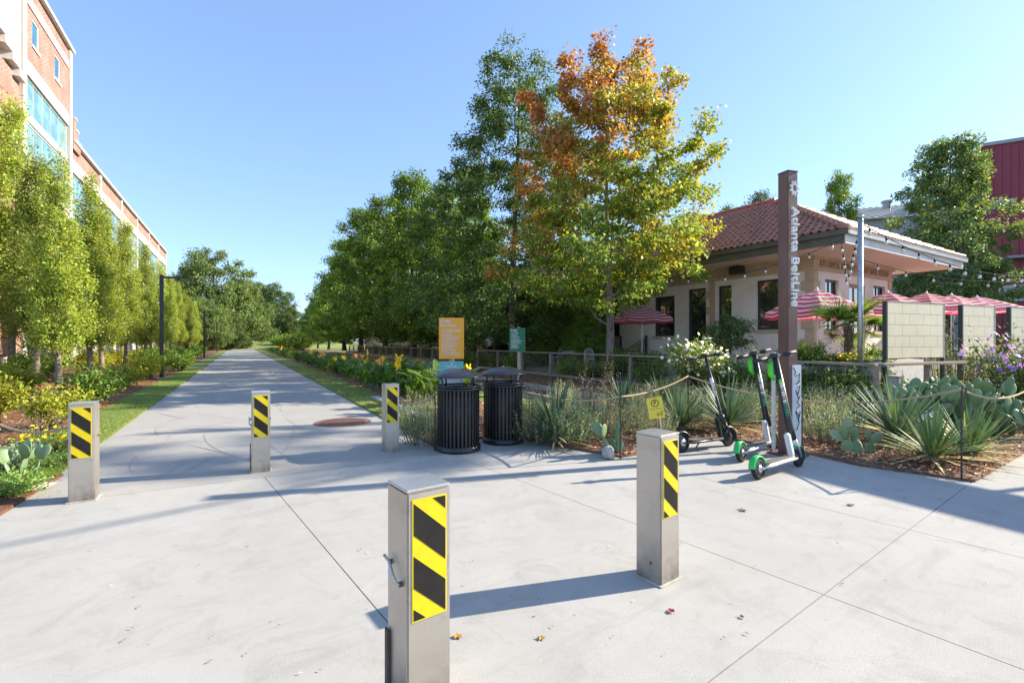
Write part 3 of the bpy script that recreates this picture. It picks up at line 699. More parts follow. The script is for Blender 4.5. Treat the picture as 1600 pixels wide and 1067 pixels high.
# tall block
panel(M['redbrick'], 0.6, 9.2, 18.9, 22.4, -0.35, 0.0, [(1.9, 3.1, 20.3, 22.0), (6.2, 7.4, 20.3, 22.0)])
panel(M['redbrick'], 0.6, 9.2, 23.0, 23.85, -0.35, 0.0)
for a in (1.9, 6.2): window(lb_, mpf, a, a+1.2, 20.3, 22.0, 1, 1, M['coping'], M['glassblue'], 0.03, 0.12, sill=0.18, sillm=M['coping'])
fband(0.6, 9.2, 22.4, 23.0); fband(0.6, 9.2, 18.0, 18.9)
for a in (0.0, 9.2): panel(M['bconc'], a, a+0.6, 0, 23.9, -0.35, 0.14, name='pier')
mb = MB(); mb.b2((-18, -14.1, 23.9), (0.28, 9.95, 24.12)); mb.build('coping', M['coping'], lb_)
for z0, z1, nz in ((15.7, 18.0, 1), (11.6, 15.2, 2), (6.4, 10.4, 2), (0.8, 5.2, 2)): window(lb_, mpf, 0.62, 9.18, z0, z1, 5, nz, M['framegrey'], M['glassteal'], 0.08, 0.13)
for z0, z1 in ((15.2, 15.7),): panel(M['bgrey'], 0.6, 9.2, z0, z1, -0.35, -0.02, name='spandrel')
fband(0.6, 9.2, 10.4, 11.6); fband(0.6, 9.2, 5.2, 6.4); fband(0.6, 9.2, 0, 0.8)
# entrance piece at the very edge of the picture: grey panel, dark brick, white zigzag trim
panel(M['bgrey'], -3.2, 0, 17.8, 23.9, -0.35, 0.03, name='grey_panel'); panel(M['purplebrick'], -14, -3.2, 19.4, 23.9, -0.35, 0.05)
panel(M['redbrick'], -14, 0, 0.8, 17.2, -0.35, 0.0); panel(M['redbrick'], -14, -3.2, 17.2, 19.4, -0.35, 0.0)
for q in range(4):
    mb = MB(); mb.b2((-0.3, -1.2-q*1.0, 16.9+q*0.45), (0.35, -0.2-q*1.0, 17.35+q*0.45)); mb.build('zigzag_trim', M['coping'], lb_)
fband(-14, 0, 13.0, 14.2)
# low wing, six bays
for k in range(6):
    a0, a1 = 9.8+k*9.2, 9.8+(k+1)*9.2
    panel(M['redbrick'], a0+0.0, a1-0.6, 15.8, 17.0, -0.35, 0.0); fband(a0, a1-0.6, 14.8, 15.8)
    panel(M['bconc'], a1-0.6, a1, 0, 17.1, -0.35, 0.14, name='pier')
    for z0, z1 in ((9.6, 14.8), (2.0, 8.2)): window(lb_, mpf, a0+0.02, a1-0.62, z0, z1, 5, 3, M['framegrey'], M['glassteal'], 0.08, 0.13)
    fband(a0, a1-0.6, 8.2, 9.6); fband(a0, a1-0.6, 0, 2.0)
mb = MB(); mb.b2((-18, 9.95, 17.1), (0.28, 65.1, 17.3)); mb.build('coping', M['coping'], lb_)
for q, (zz, dd) in enumerate(((18.9, 0.5), (18.1, 1.1), (17.3, 1.8))):
    mb = MB(); mb.b2((-1.2, 9.8, zz-0.8), (0.2, 9.95+dd, zz)); mb.build('stepped_parapet', M['redbrick'], lb_)
    mb = MB(); mb.b2((-1.25, 9.8+(0.5 if q else 0.16), zz+0.002), (0.26, 10.05+dd, zz+0.12)); mb.build('parapet_cap', M['coping'], lb_)

# ------------------------------------------------------------------ red metal building and pale shed far right
def ribbed(mb, a0, a1, z0, z1, mp, pitch, d=0.06):
    a = a0
    while a < a1-pitch*0.5:
        mb.b2(mp(a, z0, -d), mp(a+pitch*0.18, z1, 0.0)); a += pitch
rb = thing('red_metal_building', 'tall dark red ribbed metal building at the right edge', 'building', (43.0, 44.0, 0), R(-30))
mb = MB(); mb.b2((0, 0, 0), (26, 16, 19.2)); mb.build('wall', M['barnred'], rb)
mb = MB(); ribbed(mb, 0.1, 26, 0.1, 19.1, lambda a, z, d: (a, d, z), 0.55); mb.build('siding_ribs', M['barnred'], rb)
mb = MB(); ribbed(mb, 0.1, 16, 0.1, 19.1, lambda a, z, d: (d, a, z), 0.55); mb.build('siding_ribs', M['barnred'], rb)
mb = MB(); mb.b2((-0.2, -0.2, 19.2), (26.2, 16.2, 19.5)); mb.build('roof_trim', M['bgrey'], rb)
mpr = lambda a, z, d: (a, d, z)
for a0, a1, z0, z1 in ((0.5, 1.9, 13.4, 14.2), (0.9, 2.9, 5.1, 6.5)):
    window(rb, mpr, a0, a1, z0, z1, 2 if z0 < 9 else 1, 1, M['coping'], M['glass'], -0.14, 0.12)
mb = MB(); mb.b2((1.2, -1.2, 8.8), (8, -0.08, 9.0)); mb.build('awning', M['bgrey'], rb)
sh = thing('metal_shed', 'pale ribbed metal shed with low pitched roof behind the depot', 'building', (34.6, 48.0, 0), R(-20))
SE, SR = 13.6, 16.6
mb = MB(); mb.b2((0, 0, 0), (8, 9, SE)); mb.add([(0, 0, SE), (0, 9, SE), (0, 9, SR), (8, 0, SE), (8, 9, SE), (8, 9, SR)], [(0, 1, 2), (5, 4, 3), (1, 4, 5, 2)]); mb.build('wall', M['greymetal'], sh)
mb = MB(); ribbed(mb, 0.1, 8, 0.1, SE-0.1, lambda a, z, d: (a, d, z), 0.5); mb.build('siding_ribs', M['greymetal'], sh)
mb = MB(); q_ = (SR-SE)/9
mb.add([(-0.4, -0.5, SE-0.5*q_+0.02), (8.3, -0.5, SE-0.5*q_+0.02), (8.3, 9.2, SE+9.2*q_+0.02), (-0.4, 9.2, SE+9.2*q_+0.02)]+[(-0.4, -0.5, SE-0.5*q_+0.16), (8.3, -0.5, SE-0.5*q_+0.16), (8.3, 9.2, SE+9.2*q_+0.16), (-0.4, 9.2, SE+9.2*q_+0.16)], [(3, 2, 1, 0), (4, 5, 6, 7), (0, 1, 5, 4), (1, 2, 6, 5), (2, 3, 7, 6), (3, 0, 4, 7)])
a = -0.2
while a < 8:
    zl, zh = SE-0.5*q_+0.16, SE+9.2*q_+0.16
    mb.add([(a, -0.5, zl), (a+0.08, -0.5, zl), (a+0.08, 9.2, zh), (a, 9.2, zh), (a, -0.5, zl+0.08), (a+0.08, -0.5, zl+0.08), (a+0.08, 9.2, zh+0.08), (a, 9.2, zh+0.08)], [(4, 5, 6, 7), (0, 1, 5, 4), (1, 2, 6, 5), (3, 0, 4, 7)]); a += 0.6
mb.build('roof', M['metalroof'], sh)
for xx, hh, r_ in ((1.6, 1.6, 0.12), (4.4, 1.0, 0.38)):
    mb = MB(); mb.lathe([(r_, 0), (r_, hh*0.75), (r_*1.4, hh*0.78), (r_*1.4, hh), (0, hh+0.1)], 14, c=(xx, 7.0, 15.9)); mb.build('roof_vent', M['gutter'], sh)

# ------------------------------------------------------------------ bollards
def bollard(loc, rz, label, flap=False, grab=False):
    t = thing('bollard', label, 'bollard', loc, rz, 'stainless bollards with striped panels')
    w, h = 0.192, 0.915
    mb = MB(); mb.cbox((0, 0, h/2), (w, w, h), 0.008); mb.build('body', M['steel'], t)
    mb = MB(); mb.cbox((0, 0, h+0.005), (w+0.001, w+0.001, 0.010), 0.003); mb.build('cap', M['steel_cap'], t)
    # striped panel on the face towards -y
    y0 = -w/2-0.0005; pw, z0, z1 = 0.15, 0.41, 0.885
    mb = MB(); mb.b2((-pw/2, y0-0.003, z0), (pw/2, y0, z1)); p = mb.build('striped_panel', M['yellow'], t)
    bx, b0, b1 = pw/2-0.006, z0+0.006, z1-0.006
    def clip(poly, f):
        out = []
        for i in range(len(poly)):
            a, b = poly[i], poly[(i+1) % len(poly)]; fa, fb = f(a), f(b)
            if fa >= 0: out.append(a)
            if (fa >= 0) != (fb >= 0):
                k = fa/(fa-fb); out.append((a[0]+(b[0]-a[0])*k, a[1]+(b[1]-a[1])*k))
        return out
    sl = -0.90                                      # stripes fall to the right
    for zc, hh in ((0.9525, 0.0617), (0.7475, 0.0617), (0.5425, 0.0617), (0.3375, 0.0617)):
        poly = [(-bx, zc+hh-sl*bx), (bx, zc+hh+sl*bx), (bx, zc-hh+sl*bx), (-bx, zc-hh-sl*bx)]
        poly = clip(clip(poly, lambda q: q[1]-b0), lambda q: b1-q[1])
        if len(poly) > 2:
            mb = MB(); n = len(poly); vs = [(x, y0-0.0045, z) for x, z in poly]+[(x, y0-0.003, z) for x, z in poly]
            mb.add(vs, [tuple(range(n))[::-1], tuple(range(n))]+[(i, (i+1) % n, n+(i+1) % n, n+i) for i in range(n)]); mb.build('stripe', M['stripe'], p)
    # bent grab handle on the -x face, lock pin on +x
    x0 = -w/2
    if grab:
        mb = MB(); mb.tube([(x0+0.005, -0.05, 0.55), (x0-0.018, -0.045, 0.552), (x0-0.022, -0.015, 0.575), (x0-0.02, 0.03, 0.615), (x0-0.022, 0.075, 0.625)], 0.006, 8); mb.build('handle', M['galv'], t, True)
    for yy, zz in (((-0.05, 0.55), (0.055, 0.60)) if grab else ((-0.02, 0.12),)):
        mb = MB(); mb.tube([(x0+0.004, yy, zz), (x0-(0.012 if grab else 0.003), yy, zz)], 0.011, 10); mb.build('bolt', M['rust'], t)
    mb = MB(); mb.tube([(w/2-0.004, 0.02, 0.60), (w/2+0.012, 0.02, 0.60)], 0.012, 10); mb.build('lock_pin', M['rust'], t)
    mb = MB(); mb.cbox((0, 0, 0.004), (w+0.035, w+0.03, 0.010), 0.003); mb.build('base_collar', M['rock'], t)
    if flap:
        mb = MB(); mb.cbox((x0-0.009, 0.075, 0.17), (0.010, 0.035, 0.30), 0.003); mb.build('side_flap', M['wooddark'], t)
    return t
JR = math.atan2(0.6, 0.8)
bollard((-0.385, 1.995, 0), JR, 'nearest bollard, large in the foreground with bottom cut off', True, True)
bollard((0.93, 3.09, 0), JR, 'bollard standing alone on the sunlit plaza in front of the scooters')
bollard((-4.07, 4.60, 0), TRAIL_ROT, 'leftmost bollard, at the edge of the pine straw bed')
bollard((-2.91, 5.60, 0), TRAIL_ROT, 'bollard in the middle of the trail entrance', True, True)
bollard((-1.66, 6.60, 0), TRAIL_ROT, 'farthest bollard, beside the manhole cover and litter bins')

# ------------------------------------------------------------------ litter bins
sm = MB(); sm.cbox((0, 0, 0.45), (0.012, 0.030, 0.78), 0.003); slat_me = sm.mesh('slat', M['black'])
def litter_bin(loc, rz, label):
    t = thing('litter_bin', label, 'litter bin', loc, rz, 'black slatted litter bins')
    n = 34; r = 0.285
    for k in range(n):
        a = 2*math.pi*k/n; o = link('slat', slat_me, t); o.location = (r*math.cos(a), r*math.sin(a), 0); o.rotation_euler = (0, 0, a)
    mb = MB(); mb.lathe([(0.0, 0.01), (0.30, 0.01), (0.305, 0.0), (0.312, 0.02), (0.308, 0.075), (0.28, 0.085), (0.0, 0.085)], 36); mb.build('base', M['black'], t, True)
    for zz in (0.85, 0.885):
        mb = MB(); mb.tube([(0.298*math.cos(2*math.pi*k/36), 0.298*math.sin(2*math.pi*k/36), zz) for k in range(37)], 0.014, 8, cap=False); mb.build('rim', M['black'], t, True)
    mb = MB(); mb.lathe([(0.0, 0.1), (0.24, 0.1), (0.255, 0.84), (0.245, 0.84), (0.235, 0.11)], 28); mb.build('liner', M['black'], t, True)
    for k in range(4):
        a = k*math.pi/2+0.6; c_, s_ = math.cos(a), math.sin(a)
        mb = MB(); mb.tube([(r_*c_, r_*s_, z) for r_, z in ((0.29, 0.80), (0.275, 0.92), (0.285, 0.98), (0.33, 1.035))], 0.013, 6); mb.build('lid_support', M['black'], t, True)
    mb = MB(); mb.lathe([(0.0, 1.125), (0.1, 1.12), (0.2, 1.10), (0.29, 1.06), (0.335, 1.03), (0.345, 1.02), (0.34, 1.012), (0.28, 1.04), (0.0, 1.10)], 40); mb.build('lid', M['lid'], t, True)
    mb = MB(); mb.tube([(0, 0, 1.12), (0, 0, 1.132)], 0.018, 8); mb.build('lid_bolt', M['steel'], t)
    return t
litter_bin((-0.745, 6.72, 0.0), 0.2, 'left one of two black slatted litter bins, nearer and lower in view')
litter_bin((-0.135, 7.26, 0.0), 0.5, 'right one of two black slatted litter bins, beside the spiky plant')

# ------------------------------------------------------------------ kick scooters
def wheel(t, x, r, hub, guard=None, gname='fender'):
    mb = MB(); mb.lathe([(r-0.035, -0.022), (r-0.012, -0.026), (r, -0.012), (r, 0.012), (r-0.012, 0.026), (r-0.035, 0.022)], 28, M=Matrix.Translation((x, 0, r)) @ Matrix.Rotation(R(90), 4, 'X'))
    w = mb.build('wheel', M['rubber'], t, True)
    mb = MB(); mb.lathe([(0.0, -0.028), (r*0.45, -0.028), (r*0.62, -0.018), (r-0.034, -0.018), (r-0.034, 0.018), (r*0.62, 0.018), (r*0.45, 0.028), (0, 0.028)], 24, M=Matrix.Translation((x, 0, r)) @ Matrix.Rotation(R(90), 4, 'X')); mb.build('rim', M['black'], w, True)
    mb = MB(); mb.lathe([(0, -0.034), (r*0.3, -0.034), (r*0.36, -0.028), (r*0.36, 0.028), (r*0.3, 0.034), (0, 0.034)], 16, M=Matrix.Translation((x, 0, r)) @ Matrix.Rotation(R(90), 4, 'X')); mb.build('hub', M['galv'] if hub else M['grip'], w, True)
    if guard is not None:
        m_, a0, a1 = guard; mb = MB(); n = 10; vs = []
        for k in range(n+1):
            a = a0+(a1-a0)*k/n
            for rr_, yy in ((r+0.008, -0.036), (r+0.026, -0.030), (r+0.030, 0.0), (r+0.026, 0.030), (r+0.008, 0.036)):
                vs.append((x+rr_*math.cos(a), yy, r+rr_*math.sin(a)))
        mb.add(vs, [(k*5+q, k*5+q+1, (k+1)*5+q+1, (k+1)*5+q) for k in range(n) for q in range(4)])
        g = mb.build(gname, m_, t, True); md = g.modifiers.new('s', 'SOLIDIFY'); md.thickness = 0.006
def scooter(rear, front, roll, label, kind, steer=0.0, H=1.30, back=0.24):
    rear, front = Vector(rear), Vector(front); d = front-rear; wb = d.length; rz = math.atan2(d.y, d.x)
    t = thing('kick_scooter', label, 'scooter', rear, 0, 'rental kick scooters parked on the plaza')
    t.rotation_mode = 'XYZ'; t.matrix_basis = Matrix.Translation(rear) @ Matrix.Rotation(rz, 4, 'Z') @ Matrix.Rotation(-roll, 4, 'X')
    lime = kind == 'green'; r = 0.115 if lime else 0.13
    wheel(t, 0, r, True, (M['greenp'] if lime else M['black'], R(20), R(175))); wheel(t, wb, r, False, (M['tealp'] if lime and kind == 'green' else M['black'], R(-20), R(130)))
    # deck with side rails
    x0, x1, zd = 0.11, wb-0.20, 0.13
    mb = MB(); mb.cbox(((x0+x1)/2, 0, zd), (x1-x0, 0.17, 0.045), 0.012); dk = mb.build('deck', M['alu'] if lime else M['black'], t)
    mb = MB(); mb.cbox(((x0+x1)/2-0.01, 0, zd+0.0245), (x1-x0-0.09, 0.145, 0.006), 0.002); mb.build('grip_mat', M['deck'], dk)
    for yy in (-0.088, 0.088):
        mb = MB(); mb.tube([(0.0, yy*0.55, r), (0.10, yy*0.8, zd), (x0+0.06, yy, zd), (x1, yy, zd)], 0.014, 6); mb.build('side_rail', M['alu'] if lime else M['black'], t, True)
    # neck rising from the deck to the steering head
    hx = wb-0.10; zs = 0.36
    mb = MB(); mb.cbox((0, 0, 0), (0.075, 0.06, 0.34), 0.015, M=Matrix.Translation((wb-0.165, 0, 0.25)) @ Matrix.Rotation(R(-10), 4, 'Y')); mb.build('neck', M['white'] if lime else M['black'], t)
    # fork
    for yy in (-0.042, 0.042):
        mb = MB(); mb.tube([(wb, yy, r), (wb-0.04, yy, r+0.14), (wb-0.075, yy*0.5, zs)], 0.014, 6); mb.build('fork_blade', M['alu'] if lime else M['black'], t, True)
    top = Vector((wb-0.075-back, 0, H)); bot = Vector((wb-0.075, 0, zs-0.03)); ax = (top-bot).normalized()
    mb = MB(); mb.tube([bot, bot.lerp(top, 0.12), bot.lerp(top, 0.14), top], [0.045, 0.045, 0.041, 0.035] if lime else [0.03, 0.03, 0.022, 0.020], 12); stem = mb.build('stem', M['black'], t, True)
    mb = MB(); mb.tube([bot.lerp(top, 0.02), bot.lerp(top, 0.13)], 0.042, 12); mb.build('collar', M['black'], stem, True)
    if lime:
        mb = MB()
        for q in range(12):
            p = bot.lerp(top, 0.30+q*0.035)+Vector((-0.036, -0.022, 0)); mb.box(p, (0.006, 0.030, 0.030 if q % 3 else 0.012), 0 if q < 5 else 1)
        mb.build('stem_marks', [M['tealp'], M['print']], stem)
        mb = MB(); mb.tube([bot.lerp(top, 0.72)+Vector((-0.030, -0.022, 0)), bot.lerp(top, 0.72)+Vector((-0.040, -0.026, 0))], 0.022, 14); mb.build('stem_badge', M['limep'], stem)
    else:
        mb = MB(); mb.tube([bot.lerp(top, 0.42), bot.lerp(top, 0.70)], 0.0235, 12); mb.build('white_band', M['white'], stem, True)
        me = text_mesh('BIRD', 0.05, 0.001, 0.002, 1.2); me.materials.clear(); me.materials.append(M['graffiti']); o = link('lettering', me, stem)
        cdir = Vector((0, -1, 0)); place_mat(o, bot.lerp(top, 0.56)+cdir*0.025, -ax, ax.cross(cdir)); o['label'] = 'small dark letters on the white band'; o['kind'] = 'stuff'
    # handlebar: the front wheel is turned, so the bar is swung round the stem
    hv = Vector((math.sin(steer), -math.cos(steer), 0)); hw = 0.29 if lime else 0.25; hv.z = 0.14
    tp = top+ax*0.02
    mb = MB(); mb.tube([tp-hv*hw, tp-hv*0.1, tp+hv*0.1, tp+hv*hw], 0.018, 8); hb = mb.build('handlebar', M['black'], t, True)
    for sg in (-1, 1):
        mb = MB(); mb.tube([tp+hv*sg*0.12, tp+hv*sg*hw*1.04], 0.024, 10); mb.build('grip', M['grip'], hb, True)
        mb = MB(); mb.tube([tp+hv*sg*0.11+Vector((0.02, 0, -0.005)), tp+hv*sg*0.15+Vector((0.07, 0, -0.02)), tp+hv*sg*0.22+Vector((0.075, 0, -0.03))], 0.006, 5); mb.build('brake_lever', M['black'], hb, True)
    mb = MB(); mb.cbox(tp+Vector((0, 0, 0.012)), (0.09, 0.10, 0.055), 0.012); mb.build('display', M['black'], hb)
    mb = MB(); mb.cbox(tp+Vector((-0.01, 0, 0.04)), (0.035, 0.03, 0.015), 0.003); mb.build('bell', M['alu'], hb)
    if lime:
        q = bot.lerp(top, 0.86)
        mb = MB(); mb.tube([q+Vector((-0.03, 0.03, 0.10)), q+Vector((-0.065, 0.055, 0.06)), q+Vector((-0.065, 0.055, -0.06)), q+Vector((-0.03, 0.04, -0.12))], [0.022, 0.032, 0.032, 0.018], 10); mb.build('basket_hook', M['limep'], t, True)
    mb = MB(); mb.tube([tp+Vector((0.03, 0.02, -0.01)), bot.lerp(top, 0.75)+Vector((0.075, 0.01, 0)), bot.lerp(top, 0.4)+Vector((0.05, 0.01, 0)), bot.lerp(top, 0.1)+Vector((0.045, 0, 0))], 0.004, 5); mb.build('brake_cable', M['grip'], t, True)
    mb = MB(); mb.tube([(0.5*wb, 0.08, 0.12), (0.47*wb, 0.15, 0.015)], 0.009, 6); mb.build('kickstand', M['black'], t)
    return t
scooter(G(1186, 748), G(1248, 728), R(7), 'front green and white scooter beside the maroon post, nearest of the three', 'green', R(68), 1.31, 0.17)
scooter(G(1159, 721), G(1208, 701), R(7), 'middle green and white scooter, left of the maroon post', 'green', R(68), 1.32, 0.17)
scooter(G(1066, 706), G(1138, 696), R(5), 'all black scooter with a white band on its stem', 'black', R(62), 1.27, 0.26)

# ------------------------------------------------------------------ maroon trail marker post
post = thing('trail_marker_post', 'tall maroon steel post with white vertical lettering above the scooters', 'marker post', (3.66, 6.42, 0), math.atan2(0.3, 0.95))
PWID = 0.165
mb = MB(); mb.cbox((0, 0, 1.875), (PWID, PWID, 3.71), 0.008); mb.build('shaft', M['maroon'], post)
mb = MB(); mb.cbox((0, 0, 3.735), (PWID+0.01, PWID+0.01, 0.012), 0.003); mb.build('cap', M['wooddark'], post)
mb = MB(); mb.cbox((0, 0, 0.012), (0.36, 0.34, 0.022), 0.004); bp = mb.build('base_plate', M['maroon'], post)
for xx in (-0.14, 0.14):
    for yy in (-0.13, 0.13):
        mb = MB(); mb.tube([(xx, yy, 0.022), (xx, yy, 0.05)], 0.016, 6); mb.build('anchor_bolt', M['rust'], bp)
me = text_mesh('Atlanta BeltLine', 0.158, 0.016, 0.003, 1.06); bb = [v.co.x for v in me.vertices]
letters(me, M['white'], post, (0.0, -PWID/2-0.028, 2.60), (0, 0, -1), (1, 0, 0), 1.30/(max(bb)-min(bb)))
mb = MB()
for zz in (2.1, 3.1): mb.tube([(0, -PWID/2+0.005, zz), (0, -PWID/2-0.012, zz)], 0.01, 6)
mb.build('letter_stand_off', M['white'], post)
# round emblem: ring of blunt petals
mb = MB(); ez = 3.50
for k in range(9):
    a = 2*math.pi*k/9; rr_ = 0.062
    mb.cbox((0, 0, 0), (0.040, 0.02, 0.030), 0.006, M=Matrix.Translation((rr_*math.cos(a), -PWID/2-0.022, ez+rr_*math.sin(a)*1.35)) @ Matrix.Rotation(-a, 4, 'Y'))
mb.lathe([(0.034, -0.008), (0.052, -0.008), (0.052, 0.008), (0.034, 0.008), (0.034, -0.008)], 20, M=Matrix.Translation((0, -PWID/2-0.022, ez)) @ Matrix.Rotation(R(90), 4, 'X') @ Matrix.Scale(1.3, 4, (0, 1, 0)))
mb.build('emblem', M['white'], post)
mb = MB(); mb.b2((-0.02, -PWID/2-0.014, 0.10), (0.125, -PWID/2-0.001, 1.19)); mb.b2((0.085, -PWID/2, 0.10), (0.125, 0.06, 1.19)); wp = mb.build('white_panel', M['scuffwhite'], post)
mb = MB(); mb.b2((-0.155, 0.10, 0.06), (-0.10, 0.115, 1.05)); mb.build('white_panel', M['scuffwhite'], post)
mb = MB()
for pts in ([(-0.05, 1.16), (0.0, 1.10), (-0.03, 1.05)], [(0.0, 1.04), (0.075, 1.08), (0.06, 0.96), (0.01, 0.94), (0.08, 0.98)], [(0.02, 0.90), (0.085, 0.92), (0.04, 0.80), (0.0, 0.86), (0.06, 0.74)], [(0.08, 0.78), (0.03, 0.70), (0.09, 0.66), (0.01, 0.62)],
            [(0.0, 0.60), (0.06, 0.52), (0.09, 0.58), (0.05, 0.45)], [(0.0, 0.58), (0.07, 0.44), (0.02, 0.34)]):
    mb.tube([(0.03+x*0.85, -PWID/2-0.0155, z) for x, z in pts], 0.006, 5)
mb.build('graffiti', M['graffiti'], wp)

# ------------------------------------------------------------------ rules signs
def print_lines(mb, x0, z, n, wmax, dz, y, rnd):
    for k in range(n):
        w = wmax*rnd.uniform(0.45, 1.0); mb.b2((x0, y-0.002, z-k*dz), (x0+w, y, z-k*dz+dz*0.32)); mb.b2((x0-0.03, y-0.002, z-k*dz-dz*0.05), (x0-0.012, y, z-k*dz+dz*0.42))
def plate(t, name, m, x0, x1, z0, z1, y=0.0):
    mb = MB(); mb.cbox(((x0+x1)/2, y-0.003, (z0+z1)/2), (x1-x0, 0.006, z1-z0), 0.0025); return mb.build(name, m, t)
def sign_text(t, txt, size, x, z, y, m=None, w=None):
    me = text_mesh(txt, size, 0.0008, 0.0015); me.materials.clear(); me.materials.append(m or M['print']); o = link('lettering', me, t)
    place_mat(o, (x, y, z), (1, 0, 0), (0, 0, 1)); o['kind'] = 'stuff'; return o
rs = random.Random(2)
t = thing('trail_sign', 'orange trail rules sign over a teal sign on a timber post behind the bins', 'sign', S(705.5, 9.3), R(3))
mb = MB(); mb.cbox((0, 0.035, 0.98), (0.09, 0.05, 1.96), 0.004); mb.build('post', M['woodgrey'], t)
p = plate(t, 'orange_panel', M['orange'], -0.24, 0.24, 1.165, 1.955)
mb = MB(); print_lines(mb, -0.15, 1.72, 16, 0.34, 0.032, -0.0075, rs); mb.lathe([(0.022, -0.001), (0.034, -0.001), (0.034, 0.001), (0.022, 0.001)], 18, M=Matrix.Translation((-0.18, -0.008, 1.885)) @ Matrix.Rotation(R(90), 4, 'X')); mb.build('printing', M['print'], p)
sign_text(p, 'Atlanta', 0.042, -0.07, 1.90, -0.0072); sign_text(p, 'BeltLine', 0.042, -0.06, 1.865, -0.0072); sign_text(p, 'TRAIL RULES', 0.055, -0.06, 1.805, -0.0072)
p2_ = plate(t, 'teal_panel', M['teal'], -0.23, 0.23, 0.80, 1.12); sign_text(p2_, 'NOTICE', 0.055, 0.0, 1.02, -0.0072)
mb = MB(); mb.box((0.0, -0.008, 1.085), (0.02, 0.002, 0.05)); mb.box((0.012, -0.008, 1.07), (0.03, 0.002, 0.012)); mb.build('printing', M['print'], p2_)
p3_ = plate(t, 'grey_panel', M['greysign'], -0.23, 0.23, 0.60, 0.785); mb = MB(); print_lines(mb, -0.15, 0.74, 4, 0.3, 0.035, -0.0075, rs); mb.build('printing', M['print'], p3_)
t = thing('rules_sign', 'dark green rules sign on a timber post in the mulch', 'sign', S(808.5, 14.3, 0.03), R(-3))
mb = MB(); mb.cbox((0.04, 0.04, 0.95), (0.09, 0.06, 1.9), 0.004); mb.build('post', M['woodgrey'], t)
p = plate(t, 'green_panel', M['greensign'], -0.235, 0.235, 1.17, 1.87)
mb = MB(); print_lines(mb, -0.16, 1.66, 12, 0.34, 0.036, -0.0075, rs); mb.lathe([(0.02, -0.001), (0.032, -0.001), (0.032, 0.001), (0.02, 0.001)], 18, M=Matrix.Translation((-0.17, -0.008, 1.80)) @ Matrix.Rotation(R(90), 4, 'X')); mb.build('printing', M['print'], p)
sign_text(p, 'Atlanta', 0.04, -0.07, 1.81, -0.0072); sign_text(p, 'BeltLine', 0.04, -0.06, 1.775, -0.0072); sign_text(p, 'THE TRAIL', 0.045, -0.08, 1.715, -0.0072)
# yellow parking board leaning a little
t = thing('parking_sign', 'small tilted yellow parking sign on a short stake among the spiky plants', 'sign', S(1036, 6.55, 0.03)); t.rotation_euler = (R(4), R(-10), R(-8)); t.scale = (0.9,)*3
mb = MB(); mb.tube([(0.02, 0.012, -0.03), (0.02, 0.012, 0.6)], 0.016, 6); mb.build('stake', M['wood'], t)
p = plate(t, 'yellow_board', M['psign'], -0.12, 0.11, 0.49, 0.81)
mb = MB(); mb.lathe([(0.047, -0.0012), (0.058, -0.0012), (0.058, 0.0012), (0.047, 0.0012)], 26, M=Matrix.Translation((-0.005, -0.008, 0.725)) @ Matrix.Rotation(R(90), 4, 'X'))
mb.b2((-0.09, -0.009, 0.638), (0.08, -0.007, 0.642)); mb.build('printing', M['graffiti'], p)
sign_text(p, 'P', 0.085, -0.005, 0.725, -0.0075, M['graffiti'])
mb = MB()
for pts in ([(0.0, 0.53), (0.02, 0.58), (0.035, 0.535), (0.01, 0.55)], [(0.055, 0.53), (0.06, 0.585), (0.075, 0.53)], [(0.07, 0.60), (0.10, 0.57)]): mb.tube([(x, -0.0085, z) for x, z in pts], 0.004, 5)
mb.build('printing', M['graffiti'], p)

# ------------------------------------------------------------------ rope barriers on iron stakes
def stake(loc, label, h=0.85):
    t = thing('rope_stake', label, 'stake', loc, random.uniform(0, 3), 'iron stakes of the rope barrier')
    mb = MB(); mb.tube([(0, 0, -0.1), (0, 0, h-0.07)], 0.009, 6); mb.build('shaft', M['black'], t)
    mb = MB(); mb.tube([(0.0, 0, h-0.07)]+[(0.028-0.028*math.cos(a*R(1)), 0, h-0.05+0.03*math.sin(a*R(1))) for a in range(0, 300, 30)], 0.007, 6); mb.build('loop', M['black'], t, True)
    return Vector(loc)+Vector((0, 0, h-0.05))
def rope(p0, p1, sag, label):
    p0, p1 = Vector(p0), Vector(p1); mb = MB()
    mb.tube([p0.lerp(p1, k/18)-Vector((0, 0, 4*sag*(k/18)*(1-k/18))) for k in range(19)], 0.0115, 7); o = mb.build('rope', M['rope'], None, True)
    return tag(o, label, 'rope', 'manila barrier ropes')
random.seed(5)
k1 = stake(G(-4, 742, 0.03), 'iron rope stake at the left edge beside the cactus', 0.62)
rope(k1, Vector((-4.2, 4.66, 0.70)), 0.09, 'manila rope sagging to the leftmost bollard in front of the pine straw bed')
k2 = stake(G(681, 702, 0.03)+Vector((-0.02, 0.06, 0)), 'iron rope stake just left of the litter bins', 0.80)
rope(Vector((-1.56, 6.64, 0.72)), k2, 0.10, 'manila rope from the farthest bollard to the stake by the bins')
k3 = stake(G(969, 714, 0.03), 'iron rope stake beside the pale rock and small cactus', 1.10)
k3 = k3-Vector((0, 0, 0.28))
kb = stake(Vector((0.02, 7.78, 0.03)), 'iron rope stake hidden behind the litter bins', 0.78)
rope(k2, kb, 0.10, 'manila rope running behind the left litter bin')
rope(kb, k3, 0.12, 'manila rope from behind the right litter bin to the stake by the rock')
k4 = stake(Vector((2.75, 7.55, 0.03)), 'iron rope stake behind the black scooter', 0.98)
rope(k3, k4, 0.06, 'manila rope crossing the yellow parking sign')
k5 = stake(Vector((4.05, 6.75, 0.03)), 'iron rope stake just right of the maroon post', 0.70)
rope(k4, k5, 0.06, 'manila rope passing behind the scooters')
